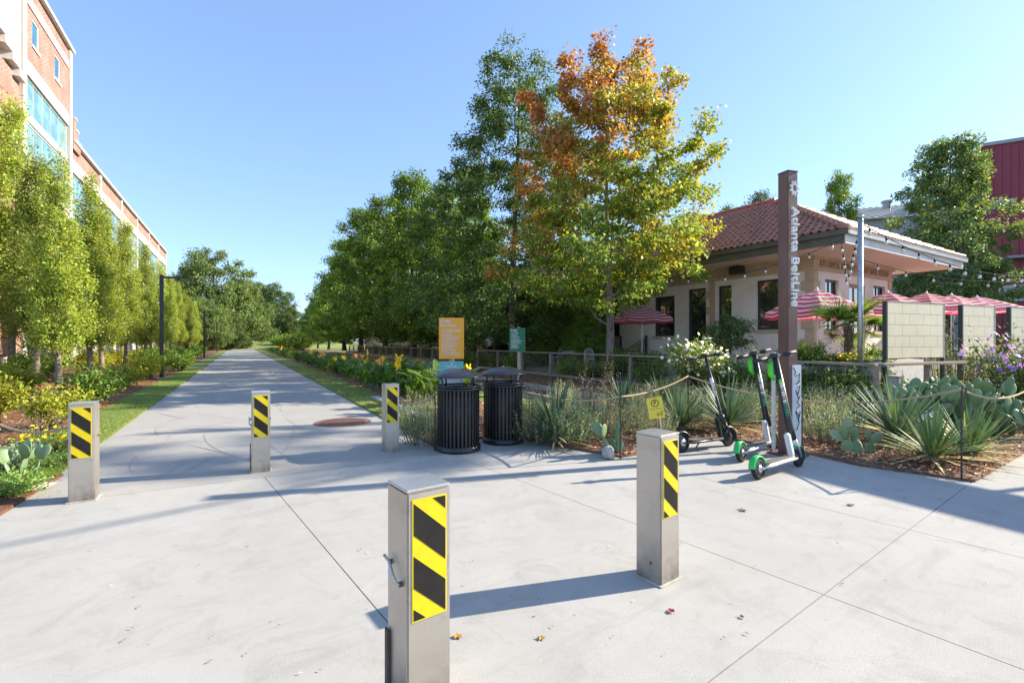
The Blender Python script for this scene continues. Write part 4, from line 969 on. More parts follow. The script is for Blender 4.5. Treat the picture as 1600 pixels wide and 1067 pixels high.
k6 = stake(G(1502, 746, 0.03), 'iron rope stake among the spiky plants at the right', 1.0)
rope(k5, k6, 0.08, 'manila rope in front of the grey green shrubs right of the post')
rope(k6, Vector((8.7, 7.7, 1.22)), 0.30, 'manila rope rising to the right edge in front of the cactus')
stake(Vector((8.7, 7.7, 0.03)), 'iron rope stake past the right edge of the bed', 1.3)

# ------------------------------------------------------------------ lamp posts along the trail
def lamp_post(s, label, n=-2.72):
    t = thing('lamp_post', label, 'lamp post', W(s, n, 0.03), TRAIL_ROT, 'trail lamp posts')
    mb = MB(); mb.cbox((0, 0, 2.06), (0.13, 0.13, 4.1), 0.01); mb.build('pole', M['black'], t)
    mb = MB(); mb.cbox((0, 0, 0.02), (0.34, 0.34, 0.05), 0.01); mb.build('base', M['rock'], t)
    mb = MB(); mb.b2((0.066, -0.03, 3.98), (0.55, 0.03, 4.06)); mb.build('arm', M['black'], t)
    mb = MB(); mb.cbox((0.75, 0, 4.02), (0.46, 0.20, 0.07), 0.012); hd = mb.build('lamp_head', M['black'], t)
    mb = MB(); mb.b2((0.60, -0.07, 3.975), (0.92, 0.07, 3.984)); mb.build('lens', M['white'], hd)
b0 = G(254, 592); s0 = b0.x*PU.x+b0.y*PU.y
lamp_post(s0, 'nearest black lamp post beside the trail, among the left shrubs')
for k, w_ in enumerate(('second', 'third', 'fourth')): lamp_post(s0+26*(k+1), w_+' black lamp post along the left side of the trail')

# ------------------------------------------------------------------ wooden fence with wire mesh
FN = 11.2
fence = thing('garden_fence', 'weathered timber post and rail fence with wire mesh below the trees', 'fence', W(4.9, FN, 0.0), TRAIL_ROT)
step = 2.35; nb = 23
wm = MB()
for q in range(1, 12): wm.box((0, q*step/12, 0.55), (0.006, 0.006, 0.80))
for q in range(7): wm.box((0, step/2, 0.18+q*0.125), (0.006, step, 0.006))
wire_me = wm.mesh('wire_mesh', M['wire'])
pm = MB(); pm.cbox((0, 0, 0.5), (0.11, 0.11, 1.0), 0.008); post_me = pm.mesh('post', M['wood'])
rm_ = MB(); rm_.cbox((0, step/2, 1.03), (0.16, step-0.006, 0.055), 0.006); rail_me = rm_.mesh('top_rail', M['wood'])
lm_ = MB(); lm_.cbox((0, step/2, 0.12), (0.045, step-0.13, 0.10), 0.006); low_me = lm_.mesh('bottom_rail', M['wood'])
for k in range(nb+1):
    if k in (9,): continue
    link('post', post_me, fence, loc=(0, k*step, 0))
    if k < nb and k != 8:
        link('top_rail', rail_me, fence, loc=(0, k*step, 0)); link('bottom_rail', low_me, fence, loc=(0, k*step, 0)); link('wire_mesh', wire_me, fence, loc=(0, k*step, 0))
link('post', post_me, fence, loc=(0, 9*step, 0))
# fence return beneath the screens at the corner and the stout end post in the bed
t = thing('corner_fence', 'short return of timber fence below the tan screens', 'fence', W(4.9, FN), R(22))
for xx in (1.7, 3.4):
    mb = MB(); mb.cbox((xx, 0, 0.5), (0.11, 0.11, 1.0), 0.008); mb.build('post', M['wood'], t)
mb = MB(); mb.cbox((1.75, 0, 1.03), (3.3, 0.16, 0.055), 0.006); mb.build('top_rail', M['wood'], t)
mb = MB(); mb.cbox((1.75, 0, 0.35), (3.3, 0.04, 0.12), 0.006); mb.build('bottom_rail', M['wood'], t)
t = thing('timber_post', 'stout pale timber stub beside the big cactus', 'post', S(1398, 8.6, 0.03), R(25))
mb = MB(); mb.cbox((0, 0, 0.42), (0.20, 0.20, 0.84), 0.015); mb.build('shaft', M['woodgrey'], t)
mb = MB(); mb.cbox((0, 0, 0.85), (0.21, 0.21, 0.03), 0.01); mb.build('top_cut', M['woodgrey'], t)
# white planter wall behind the fence and its plants
t = thing('planter_wall', 'low white painted planter wall behind the fence beside the tan screens', 'planter', W(5.2, 12.1, 0.3), TRAIL_ROT)
for lo, hi in (((0, 0, 0), (0.18, 6.0, 0.78)), ((1.8, 0, 0), (1.98, 6.0, 0.78)), ((0.18, 0, 0), (1.8, 0.18, 0.78)), ((0.18, 5.82, 0), (1.8, 6.0, 0.78))):
    mb = MB(); mb.b2(lo, hi); mb.build('wall', M['scuffwhite'], t)
mb = MB(); mb.b2((0.18, 0.18, 0), (1.8, 5.82, 0.70)); mb.build('soil', M['mulch'], t)
mb = MB(); mb.cbox((0.09, 3.0, 0.80), (0.26, 6.0, 0.04), 0.01); mb.build('coping', M['woodgrey'], t)

# ------------------------------------------------------------------ tan tiled screens
def screen(p0, p1, z0, z1, cols, rows, label):
    p0, p1 = Vector(p0), Vector(p1); d = p1-p0; w = d.length
    t = thing('tiled_screen', label, 'screen', (p0.x, p0.y, 0), math.atan2(d.y, d.x), 'tan tiled screens on the patio edge')
    mb = MB(); mb.b2((0, -0.01, z0), (w, 0.05, z1)); mb.build('backing', M['tanjoint'], t)
    for k, (lo, hi) in enumerate((((-0.04, -0.03, z0-0.02), (0.0, 0.055, z1+0.02)), ((w, -0.03, z0-0.02), (w+0.03, 0.055, z1+0.02)), ((0, -0.028, z1), (w, 0.052, z1+0.02)))):
        mb = MB(); mb.b2(lo, hi); mb.build('frame', M['framedark'] if k == 0 else M['woodgrey'], t)
    for xx in (-0.035, w+0.035):
        mb = MB(); mb.b2((xx-0.03, -0.02, 0.0), (xx+0.03, 0.06, z0-0.02)); mb.build('leg', M['framedark'], t)
    cw, rh = w/cols, (z1-z0)/rows
    for r in range(rows):
        off = cw*0.5 if r % 2 else 0; a = -off
        while a < w-0.02:
            u, v = max(a, 0)+0.0025, min(a+cw, w)-0.0025
            if v-u > 0.03:
                mb = MB(); mb.cbox(((u+v)/2, -0.016, z0+(r+0.5)*rh), (v-u, 0.014, rh-0.005), 0.002); mb.build('tile', M['tanpanel'], t)
            a += cw
zt, zb = 2.32, 1.15
screen((7.78, 10.05), (9.62, 10.80), zb, zt, 4, 5, 'nearest tan tiled screen, complete and squarest in view')
screen((10.28, 11.05), (11.45, 11.5), zb, zt, 3, 5, 'middle tan tiled screen, beside the purple flowers')
screen((12.1, 11.75), (13.9, 12.4), zb, zt, 4, 5, 'rightmost tan tiled screen, cut by the picture edge')

# ------------------------------------------------------------------ galvanised pole, string lights
t = thing('string_light_pole', 'slim galvanised pole carrying string lights in front of the depot', 'pole', S(1344, 10.6, 0.0))
mb = MB(); mb.tube([(0, 0, 0), (0, 0, 4.2)], 0.052, 14); mb.build('shaft', M['galv'], t, True)
mb = MB(); mb.tube([(0, 0, 4.2), (0, 0, 4.26)], 0.058, 14); mb.build('cap', M['galv'], t, True)
mb = MB(); mb.tube([(0, -0.06, 4.08), (0, -0.10, 4.10), (0, -0.06, 4.13)], 0.01, 6); mb.build('eye_bolt', M['galv'], t)
ptop = S(1344, 10.6, 4.1)
bm1 = MB(); bm1.tube([(0, 0, 0.0), (0, 0, -0.02), (0, 0, -0.075)], [0.008, 0.024, 0.021], 10); sock_me = bm1.mesh('socket', M['grip'], True)
bm2 = MB(); bm2.lathe([(0.016, -0.075), (0.022, -0.085), (0.034, -0.115), (0.036, -0.135), (0.028, -0.158), (0.0, -0.168)], 12); bulb_me = bm2.mesh('bulb', M['bulb'], True)
def light_string(pts, label, spacing=0.62, start=0.3):
    pts = [Vector(p) for p in pts]; t = thing('string_lights', label, 'string lights', pts[0], 0, 'outdoor string lights')
    loc = [p-pts[0] for p in pts]; mb = MB(); mb.tube(loc, 0.009, 5); mb.build('cable', M['grip'], t)
    acc = 0; nxt = start
    for a, b in zip(loc[:-1], loc[1:]):
        L_ = (b-a).length
        while nxt <= acc+L_:
            p = a.lerp(b, (nxt-acc)/L_); s_ = link('socket', sock_me, t, loc=p); link('bulb', bulb_me, s_); nxt += spacing
        acc += L_
    return t
def sagline(p0, p1, sag, n=20):
    p0, p1 = Vector(p0), Vector(p1); return [p0.lerp(p1, k/n)-Vector((0, 0, 4*sag*(k/n)*(1-k/n))) for k in range(n+1)]
def PZ(px, py, d): return Vector(((px-800)/755*d, d, 1.5+(533-py)/755*d))
light_string(sagline(ptop, PZ(1610, 431, 12.5), 0.32), 'string lights sweeping from the pole top to the right edge, upper strand', 0.55)
light_string(sagline(PZ(1330, 400, 14.2), PZ(1612, 438, 15.0), 0.28), 'string lights running below the eaves towards the dark tree, lower strand', 0.95, 0.9)
light_string(sagline(PZ(1318, 372, 13.9), PZ(1040, 432, 17.5), 0.42), 'string lights strung along the depot wall towards the maple', 0.62)
light_string([PZ(1314, 376, 12.9), PZ(1318, 400, 12.9), PZ(1321, 425, 12.9), PZ(1322, 437, 12.9)], 'left strand of bulbs hanging straight down above the palm', 0.22, 0.15)
light_string([ptop, PZ(1337, 380, 11.4), PZ(1330, 410, 12.2), PZ(1325, 436, 12.8)], 'right strand of bulbs hanging from the pole to above the palm', 0.33, 0.5)
# utility pole and wire beyond the right edge; their shadows fall on the plaza
t = thing('utility_pole', 'tall timber utility pole beyond the right edge', 'utility pole', (20.5, 15.0, 0))
mb = MB(); mb.tube([(0, 0, 0), (0, 0, 15.2)], [0.17, 0.11], 12); mb.build('shaft', M['bark'], t, True)
mb = MB(); mb.b2((-1.2, -0.06, 14.2), (1.2, 0.06, 14.34)); mb.build('cross_arm', M['wood'], t)
dcab = Vector((2.915, 2.64, 0)).normalized(); ca = Vector((11.9, 7.8, 9.0))
mb = MB(); mb.tube([ca-dcab*30, ca+dcab*11.8], 0.03, 6); tag(mb.build('utility_wire', M['black']), 'thick overhead wire beyond the right edge', 'wire')
t = thing('shade_canopy', 'unseen flat canopy on two posts, added beyond the right edge to shade the plaza', 'canopy', (12.2, 5.4, 0), math.atan2(-0.89, 0.45))  # out of view, added to throw the band of shade on the paving
mb = MB(); mb.cbox((0, 0, 4.2), (6.2, 1.1, 0.12), 0.01); mb.build('roof', M['bgrey'], t)
for xx in (-1.4, 2.6):
    mb = MB(); mb.tube([(xx, 0, 0), (xx, 0, 4.15)], 0.05, 10); mb.build('post', M['galv'], t)
# white pipe rail by the right edge
t = thing('pipe_rail', 'white sloping pipe rail behind the big cactus at the right edge', 'rail', (6.2, 7.4, 0.03))
mb = MB(); mb.tube([(0, 0, 0.28), (3.8, 2.1, 0.58)], 0.045, 10); mb.build('pipe', M['white'], t, True)
for f in (0.08, 0.5, 0.92):
    mb = MB(); mb.tube([(3.8*f, 2.1*f, -0.05), (3.8*f, 2.1*f, 0.25+0.3*f)], 0.03, 8); mb.build('post', M['white'], t)
# yellow switch stand on the old rail
t = thing('switch_stand', 'small yellow lever stand on the old rail among red flowers', 'switch stand', S(575, 24.0, 0.16))
mb = MB(); mb.lathe([(0.0, 0), (0.16, 0), (0.17, 0.28), (0.10, 0.34), (0, 0.35)], 14); mb.build('body', M['yellow'], t)
mb = MB(); mb.tube([(0, 0, 0.3), (-0.03, 0, 0.95)], 0.035, 8); mb.build('lever', M['yellow'], t)
mb = MB(); mb.b2((-0.22, -0.22, -0.13), (0.22, 0.22, 0.0)); mb.build('base', M['wooddark'], t)

# ------------------------------------------------------------------ patio umbrellas and chairs
def umbrella(loc, R_, zt, ze, label, rz=0.2):
    t = thing('patio_umbrella', label, 'umbrella', loc, rz, 'red and white striped patio umbrellas')
    n = 8; nbands = 11; z_ = lambda f: zt-(zt-ze)*(f**1.15)
    mb = MB()
    for k in range(n):
        a0, a1 = 2*math.pi*k/n, 2*math.pi*(k+1)/n
        for b in range(nbands):
            f0, f1 = 0.03+0.97*b/nbands, 0.03+0.97*(b+1)/nbands
            vs = []
            for f in (f0, f1):
                p0 = Vector((R_*f*math.cos(a0), R_*f*math.sin(a0), z_(f))); p1 = Vector((R_*f*math.cos(a1), R_*f*math.sin(a1), z_(f)))
                pm_ = (p0+p1)/2; pm_.z -= 0.05*f; vs += [p0, pm_, p1]
            mb.add(vs, [(3, 4, 1, 0), (4, 5, 2, 1)], b % 2)
    mb.build('canopy', [M['clothwhite'], M['clothred']], t)
    mb = MB()
    for k in range(n):
        a0, a1 = 2*math.pi*k/n, 2*math.pi*(k+1)/n
        e = [Vector((R_*math.cos(a), R_*math.sin(a), ze)) for a in (a0, a1)]; mid = (e[0]+e[1])/2-Vector((0, 0, 0.05)); pts = [e[0], mid, e[1]]
        for b, (q0, q1) in enumerate(((0, 0.06), (0.06, 0.10), (0.10, 0.16))):
            vs = [p-Vector((0, 0, q0+0.004)) for p in pts]+[p*1.0-Vector((0, 0, q1+0.004)) for p in pts]
            mb.add(vs, [(0, 1, 4, 3), (1, 2, 5, 4)], 1 if b % 2 == 0 else 0)
    mb.build('valance', [M['clothwhite'], M['clothred']], t)
    mb = MB(); mb.tube([(0, 0, 0.0), (0, 0, zt-0.02)], 0.024, 10); mb.build('pole', M['white'], t, True)
    mb = MB(); mb.lathe([(0, 0), (0.25, 0), (0.26, 0.05), (0.06, 0.09), (0.04, 0.25), (0.0, 0.25)], 18); mb.build('base', M['galv'], t)
    mb = MB(); mb.lathe([(0.06, -0.03), (0.045, 0.02), (0.02, 0.05), (0.0, 0.10)], 10, c=(0, 0, zt)); mb.build('finial', M['white'], t)
    for k in range(n):
        a = 2*math.pi*k/n; mb = MB(); mb.tube([(0.03*math.cos(a), 0.03*math.sin(a), zt-0.06), (R_*0.98*math.cos(a), R_*0.98*math.sin(a), ze-0.012)], 0.009, 4); mb.build('rib', M['white'], t)
def um(px, d, w, ytop, yedge, label, rz=0.2):
    base = S(px, d, 0.3); umbrella(base, w, 1.2+(533-ytop)/755*d, 1.2+(533-yedge)/755*d, label, rz)
um(1003, 19.5, 1.27, 477, 497, 'striped umbrella standing apart beside the maple trunk', 0.1)
um(1276, 13.6, 1.30, 452, 487, 'large striped umbrella just right of the maroon post', 0.3)
um(1386, 16.5, 1.35, 456, 484, 'striped umbrella behind the pole, left of the row over the screens', 0.5)
um(1447, 18.3, 1.40, 457, 480, 'second striped umbrella of the row above the tan screens', 0.2)
um(1486, 20.5, 1.40, 460, 481, 'third striped umbrella of the row above the tan screens', 0.4)
um(1526, 22.5, 1.60, 463, 482, 'last striped umbrella of the row, nearest the right edge', 0.1)
def chair(loc, rz, m, label, round_back=True):
    t = thing('patio_chair', label, 'chair', loc, rz, 'patio chairs behind the fence')
    mb = MB(); mb.lathe([(0, 0.44), (0.20, 0.44), (0.22, 0.455), (0.20, 0.47), (0, 0.465)], 20); mb.build('seat', m, t, True)
    for k in range(4):
        a = math.pi/4+k*math.pi/2; mb = MB(); mb.tube([(0.16*math.cos(a), 0.16*math.sin(a), 0.44), (0.23*math.cos(a), 0.23*math.sin(a), 0)], 0.012, 6); mb.build('leg', m, t)
    mb = MB(); mb.tube([(-0.19, 0.10, 0.45)]+[(-0.21*math.cos(a*R(1)), 0.17, 0.66+0.24*math.sin(a*R(1))) for a in range(0, 181, 15)]+[(0.19, 0.10, 0.45)], 0.012, 6)
    for q in range(-2, 3): mb.tube([(q*0.07, 0.14, 0.46), (q*0.075, 0.17, 0.88-abs(q)*0.03)], 0.008, 5)
    mb.build('backrest', m, t)
def table(loc, label):
    t = thing('patio_table', label, 'table', loc, 0, 'patio tables behind the fence')
    mb = MB(); mb.lathe([(0, 0.72), (0.42, 0.72), (0.43, 0.735), (0.42, 0.75), (0, 0.75)], 28); mb.build('table_top', M['scuffwhite'], t, True)
    mb = MB(); mb.tube([(0, 0, 0.03), (0, 0, 0.72)], 0.03, 8); mb.build('pedestal', M['black'], t)
    mb = MB(); mb.lathe([(0, 0), (0.25, 0), (0.24, 0.03), (0, 0.04)], 20); mb.build('foot', M['black'], t)
chair(S(1034, 16.6, 0.3), 0.6, M['chairgreen'], 'bright green metal chair below the striped umbrella by the maple')
chair(S(708, 31, 0.3), 2.5, M['scuffwhite'], 'white metal chair just right of the orange sign')
chair(S(735, 30, 0.3), 1.0, M['woodgrey'], 'grey metal chair left of the person in white')
chair(S(922, 20.5, 0.3), 0.2, M['scuffwhite'], 'white round backed chair left of the maple trunk')
chair(S(872, 23.5, 0.3), 4.0, M['scuffwhite'], 'white chair in the shade between green sign and maple')
table(S(720, 30.6, 0.3), 'white round table beside the orange sign'); table(S(895, 22.0, 0.3), 'white round table in the shade left of the maple'); table(S(985, 19.0, 0.3), 'white round table under the umbrella by the maple')

# ------------------------------------------------------------------ person in a white shirt on the patio
def person(loc, rz, label):
    J = {'pel': (0, 0, 0.95), 'sp': (0, 0.01, 1.15), 'ch': (0, 0.0, 1.36), 'nk': (0, 0.01, 1.50), 'hd': (0, -0.01, 1.60), 'tp': (0, -0.01, 1.72),
         'sl': (-0.17, 0.0, 1.42), 'el': (-0.24, 0.03, 1.14), 'wl': (-0.22, -0.08, 0.92), 'sr': (0.17, 0.0, 1.42), 'er': (0.25, 0.02, 1.14), 'wr': (0.26, -0.06, 0.90),
         'hl': (-0.09, 0, 0.90), 'kl': (-0.10, -0.02, 0.50), 'al': (-0.11, 0.02, 0.08), 'fl': (-0.12, -0.14, 0.03), 'hr': (0.09, 0, 0.90), 'kr': (0.11, -0.03, 0.50), 'ar': (0.12, 0.02, 0.08), 'fr': (0.13, -0.14, 0.03)}
    rad = {'pel': 0.135, 'sp': 0.12, 'ch': 0.135, 'nk': 0.052, 'hd': 0.085, 'tp': 0.07, 'sl': 0.062, 'el': 0.042, 'wl': 0.028, 'sr': 0.062, 'er': 0.042, 'wr': 0.028,
           'hl': 0.09, 'kl': 0.06, 'al': 0.042, 'fl': 0.035, 'hr': 0.09, 'kr': 0.06, 'ar': 0.042, 'fr': 0.035}
    E = [('pel', 'sp'), ('sp', 'ch'), ('ch', 'nk'), ('nk', 'hd'), ('hd', 'tp'), ('ch', 'sl'), ('sl', 'el'), ('el', 'wl'), ('ch', 'sr'), ('sr', 'er'), ('er', 'wr'), ('pel', 'hl'), ('hl', 'kl'), ('kl', 'al'), ('al', 'fl'), ('pel', 'hr'), ('hr', 'kr'), ('kr', 'ar'), ('ar', 'fr')]
    for sd, wr, sg in (('l', 'wl', -1), ('r', 'wr', 1)):                     # palm, four fingers and a thumb
        w = Vector(J[wr]); J['p'+sd] = tuple(w+Vector((0, -0.02, -0.08))); rad['p'+sd] = 0.026; E.append((wr, 'p'+sd))
        for q in range(4):
            f = Vector(J['p'+sd])+Vector((0.0, -0.022+0.015*q, -0.015)); J[f'f{sd}{q}'] = tuple(f+Vector((0, -0.01, -0.035))); J[f'g{sd}{q}'] = tuple(f+Vector((-0.02*sg, -0.012, -0.065+0.006*abs(q-1.5))))
            rad[f'f{sd}{q}'] = 0.009; rad[f'g{sd}{q}'] = 0.007; E += [('p'+sd, f'f{sd}{q}'), (f'f{sd}{q}', f'g{sd}{q}')]
        J['t'+sd] = tuple(w+Vector((-0.015*sg, -0.055, -0.07))); rad['t'+sd] = 0.010; E.append((wr, 't'+sd))
    names = list(J); me = bpy.data.meshes.new('body'); me.from_pydata([J[n] for n in names], [(names.index(a), names.index(b)) for a, b in E], [])
    o = bpy.data.objects.new('body', me); COL.objects.link(o)
    md = o.modifiers.new('sk', 'SKIN'); md.use_smooth_shade = True
    for i, n_ in enumerate(names):
        sv = me.skin_vertices[0].data[i]; r = rad[n_]
        sv.radius = (r*1.15, r*0.8) if n_ in ('pel', 'sp', 'ch') else (r, r); sv.use_root = n_ == 'pel'
    o.modifiers.new('ss', 'SUBSURF').levels = 2
    dg = bpy.context.evaluated_depsgraph_get(); dg.update(); m2 = bpy.data.meshes.new_from_object(o.evaluated_get(dg)); bpy.data.objects.remove(o, do_unlink=True)
    m2.materials.clear()
    for k in ('skin', 'shirt', 'shorts', 'black'): m2.materials.append(M[k])
    for p in m2.polygons:
        c_ = p.center; arm = abs(c_.x) > 0.2; z = c_.z
        p.material_index = 3 if z < 0.07 else 0 if z < 0.55 else 2 if (z < 0.96 and not arm) else 1 if (z < 1.47 and (not arm or z > 1.22)) else 0
        p.use_smooth = True
    t = thing('person', label, 'person', loc, rz); link('body', m2, t)
    mb = MB(); mb.lathe([(0.0, 0.105), (0.05, 0.095), (0.085, 0.06), (0.098, 0.0), (0.090, -0.05), (0.07, -0.07)], 16, c=(0, 0.018, 1.66)); mb.build('hair', M['hair'], t, True)
    mb = MB(); mb.tube([(0, -0.085, 1.655), (0, -0.115, 1.625), (0, -0.09, 1.615)], [0.008, 0.014, 0.008], 6); mb.build('nose', M['skin'], t, True)
    for sg in (-1, 1):
        mb = MB(); mb.lathe([(0, -0.006), (0.010, 0), (0, 0.006)], 8, c=(0.032*sg, -0.088, 1.655)); mb.build('eye', M['black'], t, True)
        mb = MB(); mb.lathe([(0, -0.025), (0.012, -0.01), (0.012, 0.015), (0, 0.028)], 8, c=(0.09*sg, 0.0, 1.64)); mb.build('ear', M['skin'], t, True)
    mb = MB(); mb.box((0, -0.09, 1.585), (0.04, 0.008, 0.008)); mb.build('mouth', M['rust'], t)
person(S(765, 27.5, 0.3), R(25), 'person in a white shirt and dark shorts standing behind the fence')

# ------------------------------------------------------------------ small bits on the paving
rk = random.Random(11)
def rockpiece(loc, s, label, name='rock'):
    bm = bmesh.new(); bmesh.ops.create_icosphere(bm, subdivisions=2, radius=1)
    for v in bm.verts: v.co = Vector((v.co.x*s[0], v.co.y*s[1], max(v.co.z, -0.5)*s[2]))*(1+rk.uniform(-0.16, 0.16))
    me = bpy.data.meshes.new(name); bm.to_mesh(me); bm.free(); me.materials.append(M['rock'])
    tag(link(name, me, None, loc=loc, rz=rk.uniform(0, 6)), label, 'rock')
rockpiece(G(950, 708, 0.06), (0.10, 0.08, 0.10), 'pale jagged rock at the bed edge below the small cactus')
rockpiece(G(155, 590, 0.05), (0.25, 0.2, 0.12), 'pale stone at the foot of the left shrubs')
rockpiece(G(38, 762, 0.05), (0.22, 0.10, 0.05), 'flat grey stone beside the left cactus')
def litter(px, py, s, col, label):
    n = 5; vs = [(0, 0, 0.004)]; r0 = rk.uniform(0, 6)
    for k in range(10):
        a = r0+k*0.628; rr_ = s*(1.0 if k % 2 == 0 else 0.5)*rk.uniform(0.7, 1.1); vs.append((rr_*math.cos(a), rr_*math.sin(a), 0.004+rk.uniform(0.001, 0.010)))
    mb = MB(); mb.add(vs, [(0, 1+k, 1+(k+1) % 10) for k in range(10)]); o = mb.build('fallen_leaf', mat('fallen_leaf', col, tuple(c_*0.6 for c_ in col), 30, 0.8)); o.location = G(px, py); tag(o, label, 'leaf', 'dry leaves on the paving')
litter(715, 994, 0.035, (0.55, 0.24, 0.03), 'orange leaf on the paving right of the nearest bollard')
litter(846, 997, 0.024, (0.42, 0.26, 0.07), 'small tan crumpled leaf in the centre foreground')
litter(1048, 955, 0.03, (0.30, 0.03, 0.03), 'dark red leaf near the foot of the plaza bollard')
litter(1160, 797, 0.05, (0.22, 0.14, 0.08), 'curled brown leaf on the paving left of the scooters')
litter(1329, 789, 0.045, (0.22, 0.13, 0.08), 'brown leaf on the paving right of the scooters')
litter(1158, 964, 0.022, (0.36, 0.30, 0.2), 'tiny pale leaf in the right foreground')
ls = MB()
rng = np.random.default_rng(21); n = 900
X = rng.uniform(-5, 6, n); Y = 2.0+4.8*rng.random(n)
for q in range(340, 900):                            # litter gathers along the trail and bed edges
    e = rng.integers(0, 3); s_ = 6.2+16*rng.random()**1.6
    if e == 2:
        i_ = rng.integers(1, 13); f_ = rng.random(); x0, y0 = BED[i_][0], BED[i_][1]; x1, y1 = BED[i_+1][0], BED[i_+1][1]; L_ = math.hypot(x1-x0, y1-y0)+1e-6; off = abs(rng.normal(0, 0.12))
        X[q] = x0+(x1-x0)*f_+(y1-y0)/L_*off; Y[q] = y0+(y1-y0)*f_-(x1-x0)/L_*off
    else:
        p_ = W(s_, TL+abs(rng.normal(0, 0.12)) if e == 0 else TR-abs(rng.normal(0, 0.12))); X[q], Y[q] = p_.x, p_.y
a = rng.random(n)*6.28
cols = jit((0.20, 0.15, 0.10), n, rng, 0.5)
o = link('debris', leaf_mesh('debris', np.stack([X, Y, np.full(n, 0.009)], 1), np.stack([np.cos(a), np.sin(a), np.full(n, 0.1)], 1), np.tile([0, 0, 1.0], (n, 1)), rng.uniform(0.008, 0.035, n), rng.uniform(0.004, 0.012, n), cols, M['chip'], 0.1), None, 'stuff'); o['label'] = 'tiny twigs and crumbs scattered over the paving'

# ------------------------------------------------------------------ trees
def tree_meshes(seed, H, cb, prof, nclump, nleaf, clr, lsize, colfn, trunk_r, bark, lm, split=None, flat=0.6, up=0.55, hang=0.25, lobes=0.28, inner=0.15, lw=0.6, spires=()):
    """returns (trunk mesh, crown mesh). prof(f) -> crown radius at height fraction f of the crown"""
    rng = np.random.default_rng(seed)
    ph = rng.random(8)*6.28; am = rng.uniform(0.4, 1, 8)
    def lob(a, f): return 1+lobes*sum(am[i]*math.sin((i % 4+1)*a+ph[i]+f*(5+2*i))*0.42 for i in range(8))
    C = []
    tries = 0
    while len(C) < nclump and tries < nclump*20:
        tries += 1; f = rng.random(); a = rng.random()*6.2832
        rmax = prof(f)*lob(a, f)
        if rng.random() > (prof(f)/max(prof(q/10) for q in range(11)))**1.2+0.05: continue
        r = rmax*math.sqrt(inner+(1-inner)*rng.random()); C.append((r*math.cos(a), r*math.sin(a), cb+f*(H-cb)))
    for (sx, sy, z0, z1, m_) in spires:
        for q in range(m_):
            f = q/(m_-1); C.append((sx*(0.8+0.3*f)+rng.normal(0, 0.16), sy*(0.8+0.3*f)+rng.normal(0, 0.16), z0+(z1-z0)*f))
    C = np.array(C)
    # trunk skeleton
    lean = rng.normal(0, 0.012, 2); nt = 14
    tz = np.linspace(0, H*0.93, nt); wob = np.cumsum(rng.normal(0, 0.02*H/12, (nt, 2)), 0); wob[0] = 0
    T = np.stack([lean[0]*tz+wob[:, 0], lean[1]*tz+wob[:, 1], tz], 1)
    mb = MB(); rad = [max(trunk_r*(1-0.92*(z/(H*0.93))**0.9), 0.015) for z in tz]; rad[0] *= 1.35
    mb.tube([tuple(p) for p in T], rad, 9)
    pts = [T[i]+(T[i+1]-T[i])*k/4 for i in range(nt-1) for k in range(4) if T[i][2] > cb*0.55]; prad = [max(trunk_r*0.5*(1-p[2]/H), 0.02) for p in pts]
    order = np.argsort(np.hypot(C[:, 0], C[:, 1])+rng.normal(0, 0.3, len(C)))
    for ci in order:
        c = C[ci]; A = np.array(pts); dv = c-A; dist = np.linalg.norm(dv, axis=1)
        pen = dist+1.6*np.maximum(0, A[:, 2]-c[2]+up*np.hypot(dv[:, 0], dv[:, 1]))
        j = int(np.argmin(pen)); p0 = A[j]; r0 = min(prad[j]*0.75, 0.05+0.02*dist[j]); r0 = max(r0, 0.010)
        mid = (p0+c)/2+np.array([0, 0, -0.10*dist[j]])+rng.normal(0, 0.05*dist[j], 3)
        path = [p0, p0*0.55+mid*0.45, mid, mid*0.4+c*0.6, c]
        mb.tube([tuple(p) for p in path], [r0, r0*0.85, r0*0.65, r0*0.5, 0.006], 5, cap=False)
        for q, fr_ in ((1, 0.85), (2, 0.65), (3, 0.5), (4, 0.35)): pts.append(np.array(path[q])); prad.append(max(r0*fr_, 0.009))
    tm = mb.mesh('trunk', bark, True)
    k = nleaf//len(C); n = k*len(C); idx = np.repeat(np.arange(len(C)), k)
    csz = rng.uniform(0.6, 1.35, len(C))*clr
    P = C[idx]+np.clip(rng.normal(0, 1, (n, 3)), -1.7, 1.7)*csz[idx][:, None]*np.array([1, 1, flat])*0.6
    out = P.copy(); out[:, 2] = 0; out /= np.maximum(np.linalg.norm(out, axis=1, keepdims=True), 0.1)
    D = out*0.7+rng.normal(0, 0.7, (n, 3)); D[:, 2] -= hang
    Nn = np.array([0, 0, 1.0])+out*0.35+rng.normal(0, 0.55, (n, 3))
    cols = colfn(P, C[idx], rng, n)
    s_ = lsize*rng.uniform(0.45, 1.45, n)
    cm = leaf_mesh('crown', P, D, Nn, s_, s_*lw, cols, lm)
    return tm, cm
def plant_tree(name, label, loc, meshes, rz=0, sc=1.0, group=None):
    t = thing(name, label, 'tree', loc, rz, group); t.scale = (sc,)*3 if not hasattr(sc, '__len__') else sc
    link('trunk', meshes[0], t); link('crown', meshes[1], t); return t
def flatcol(c, v=0.22, h=0.10, c2=None, p2=0.0):
    def f(P, C, rng, n):
        o = jit(c, n, rng, v, h)
        if c2 is not None:
            k = rng.random(n) < p2; o[k] = jit(c2, int(k.sum()), rng, v, h)
        return o
    return f
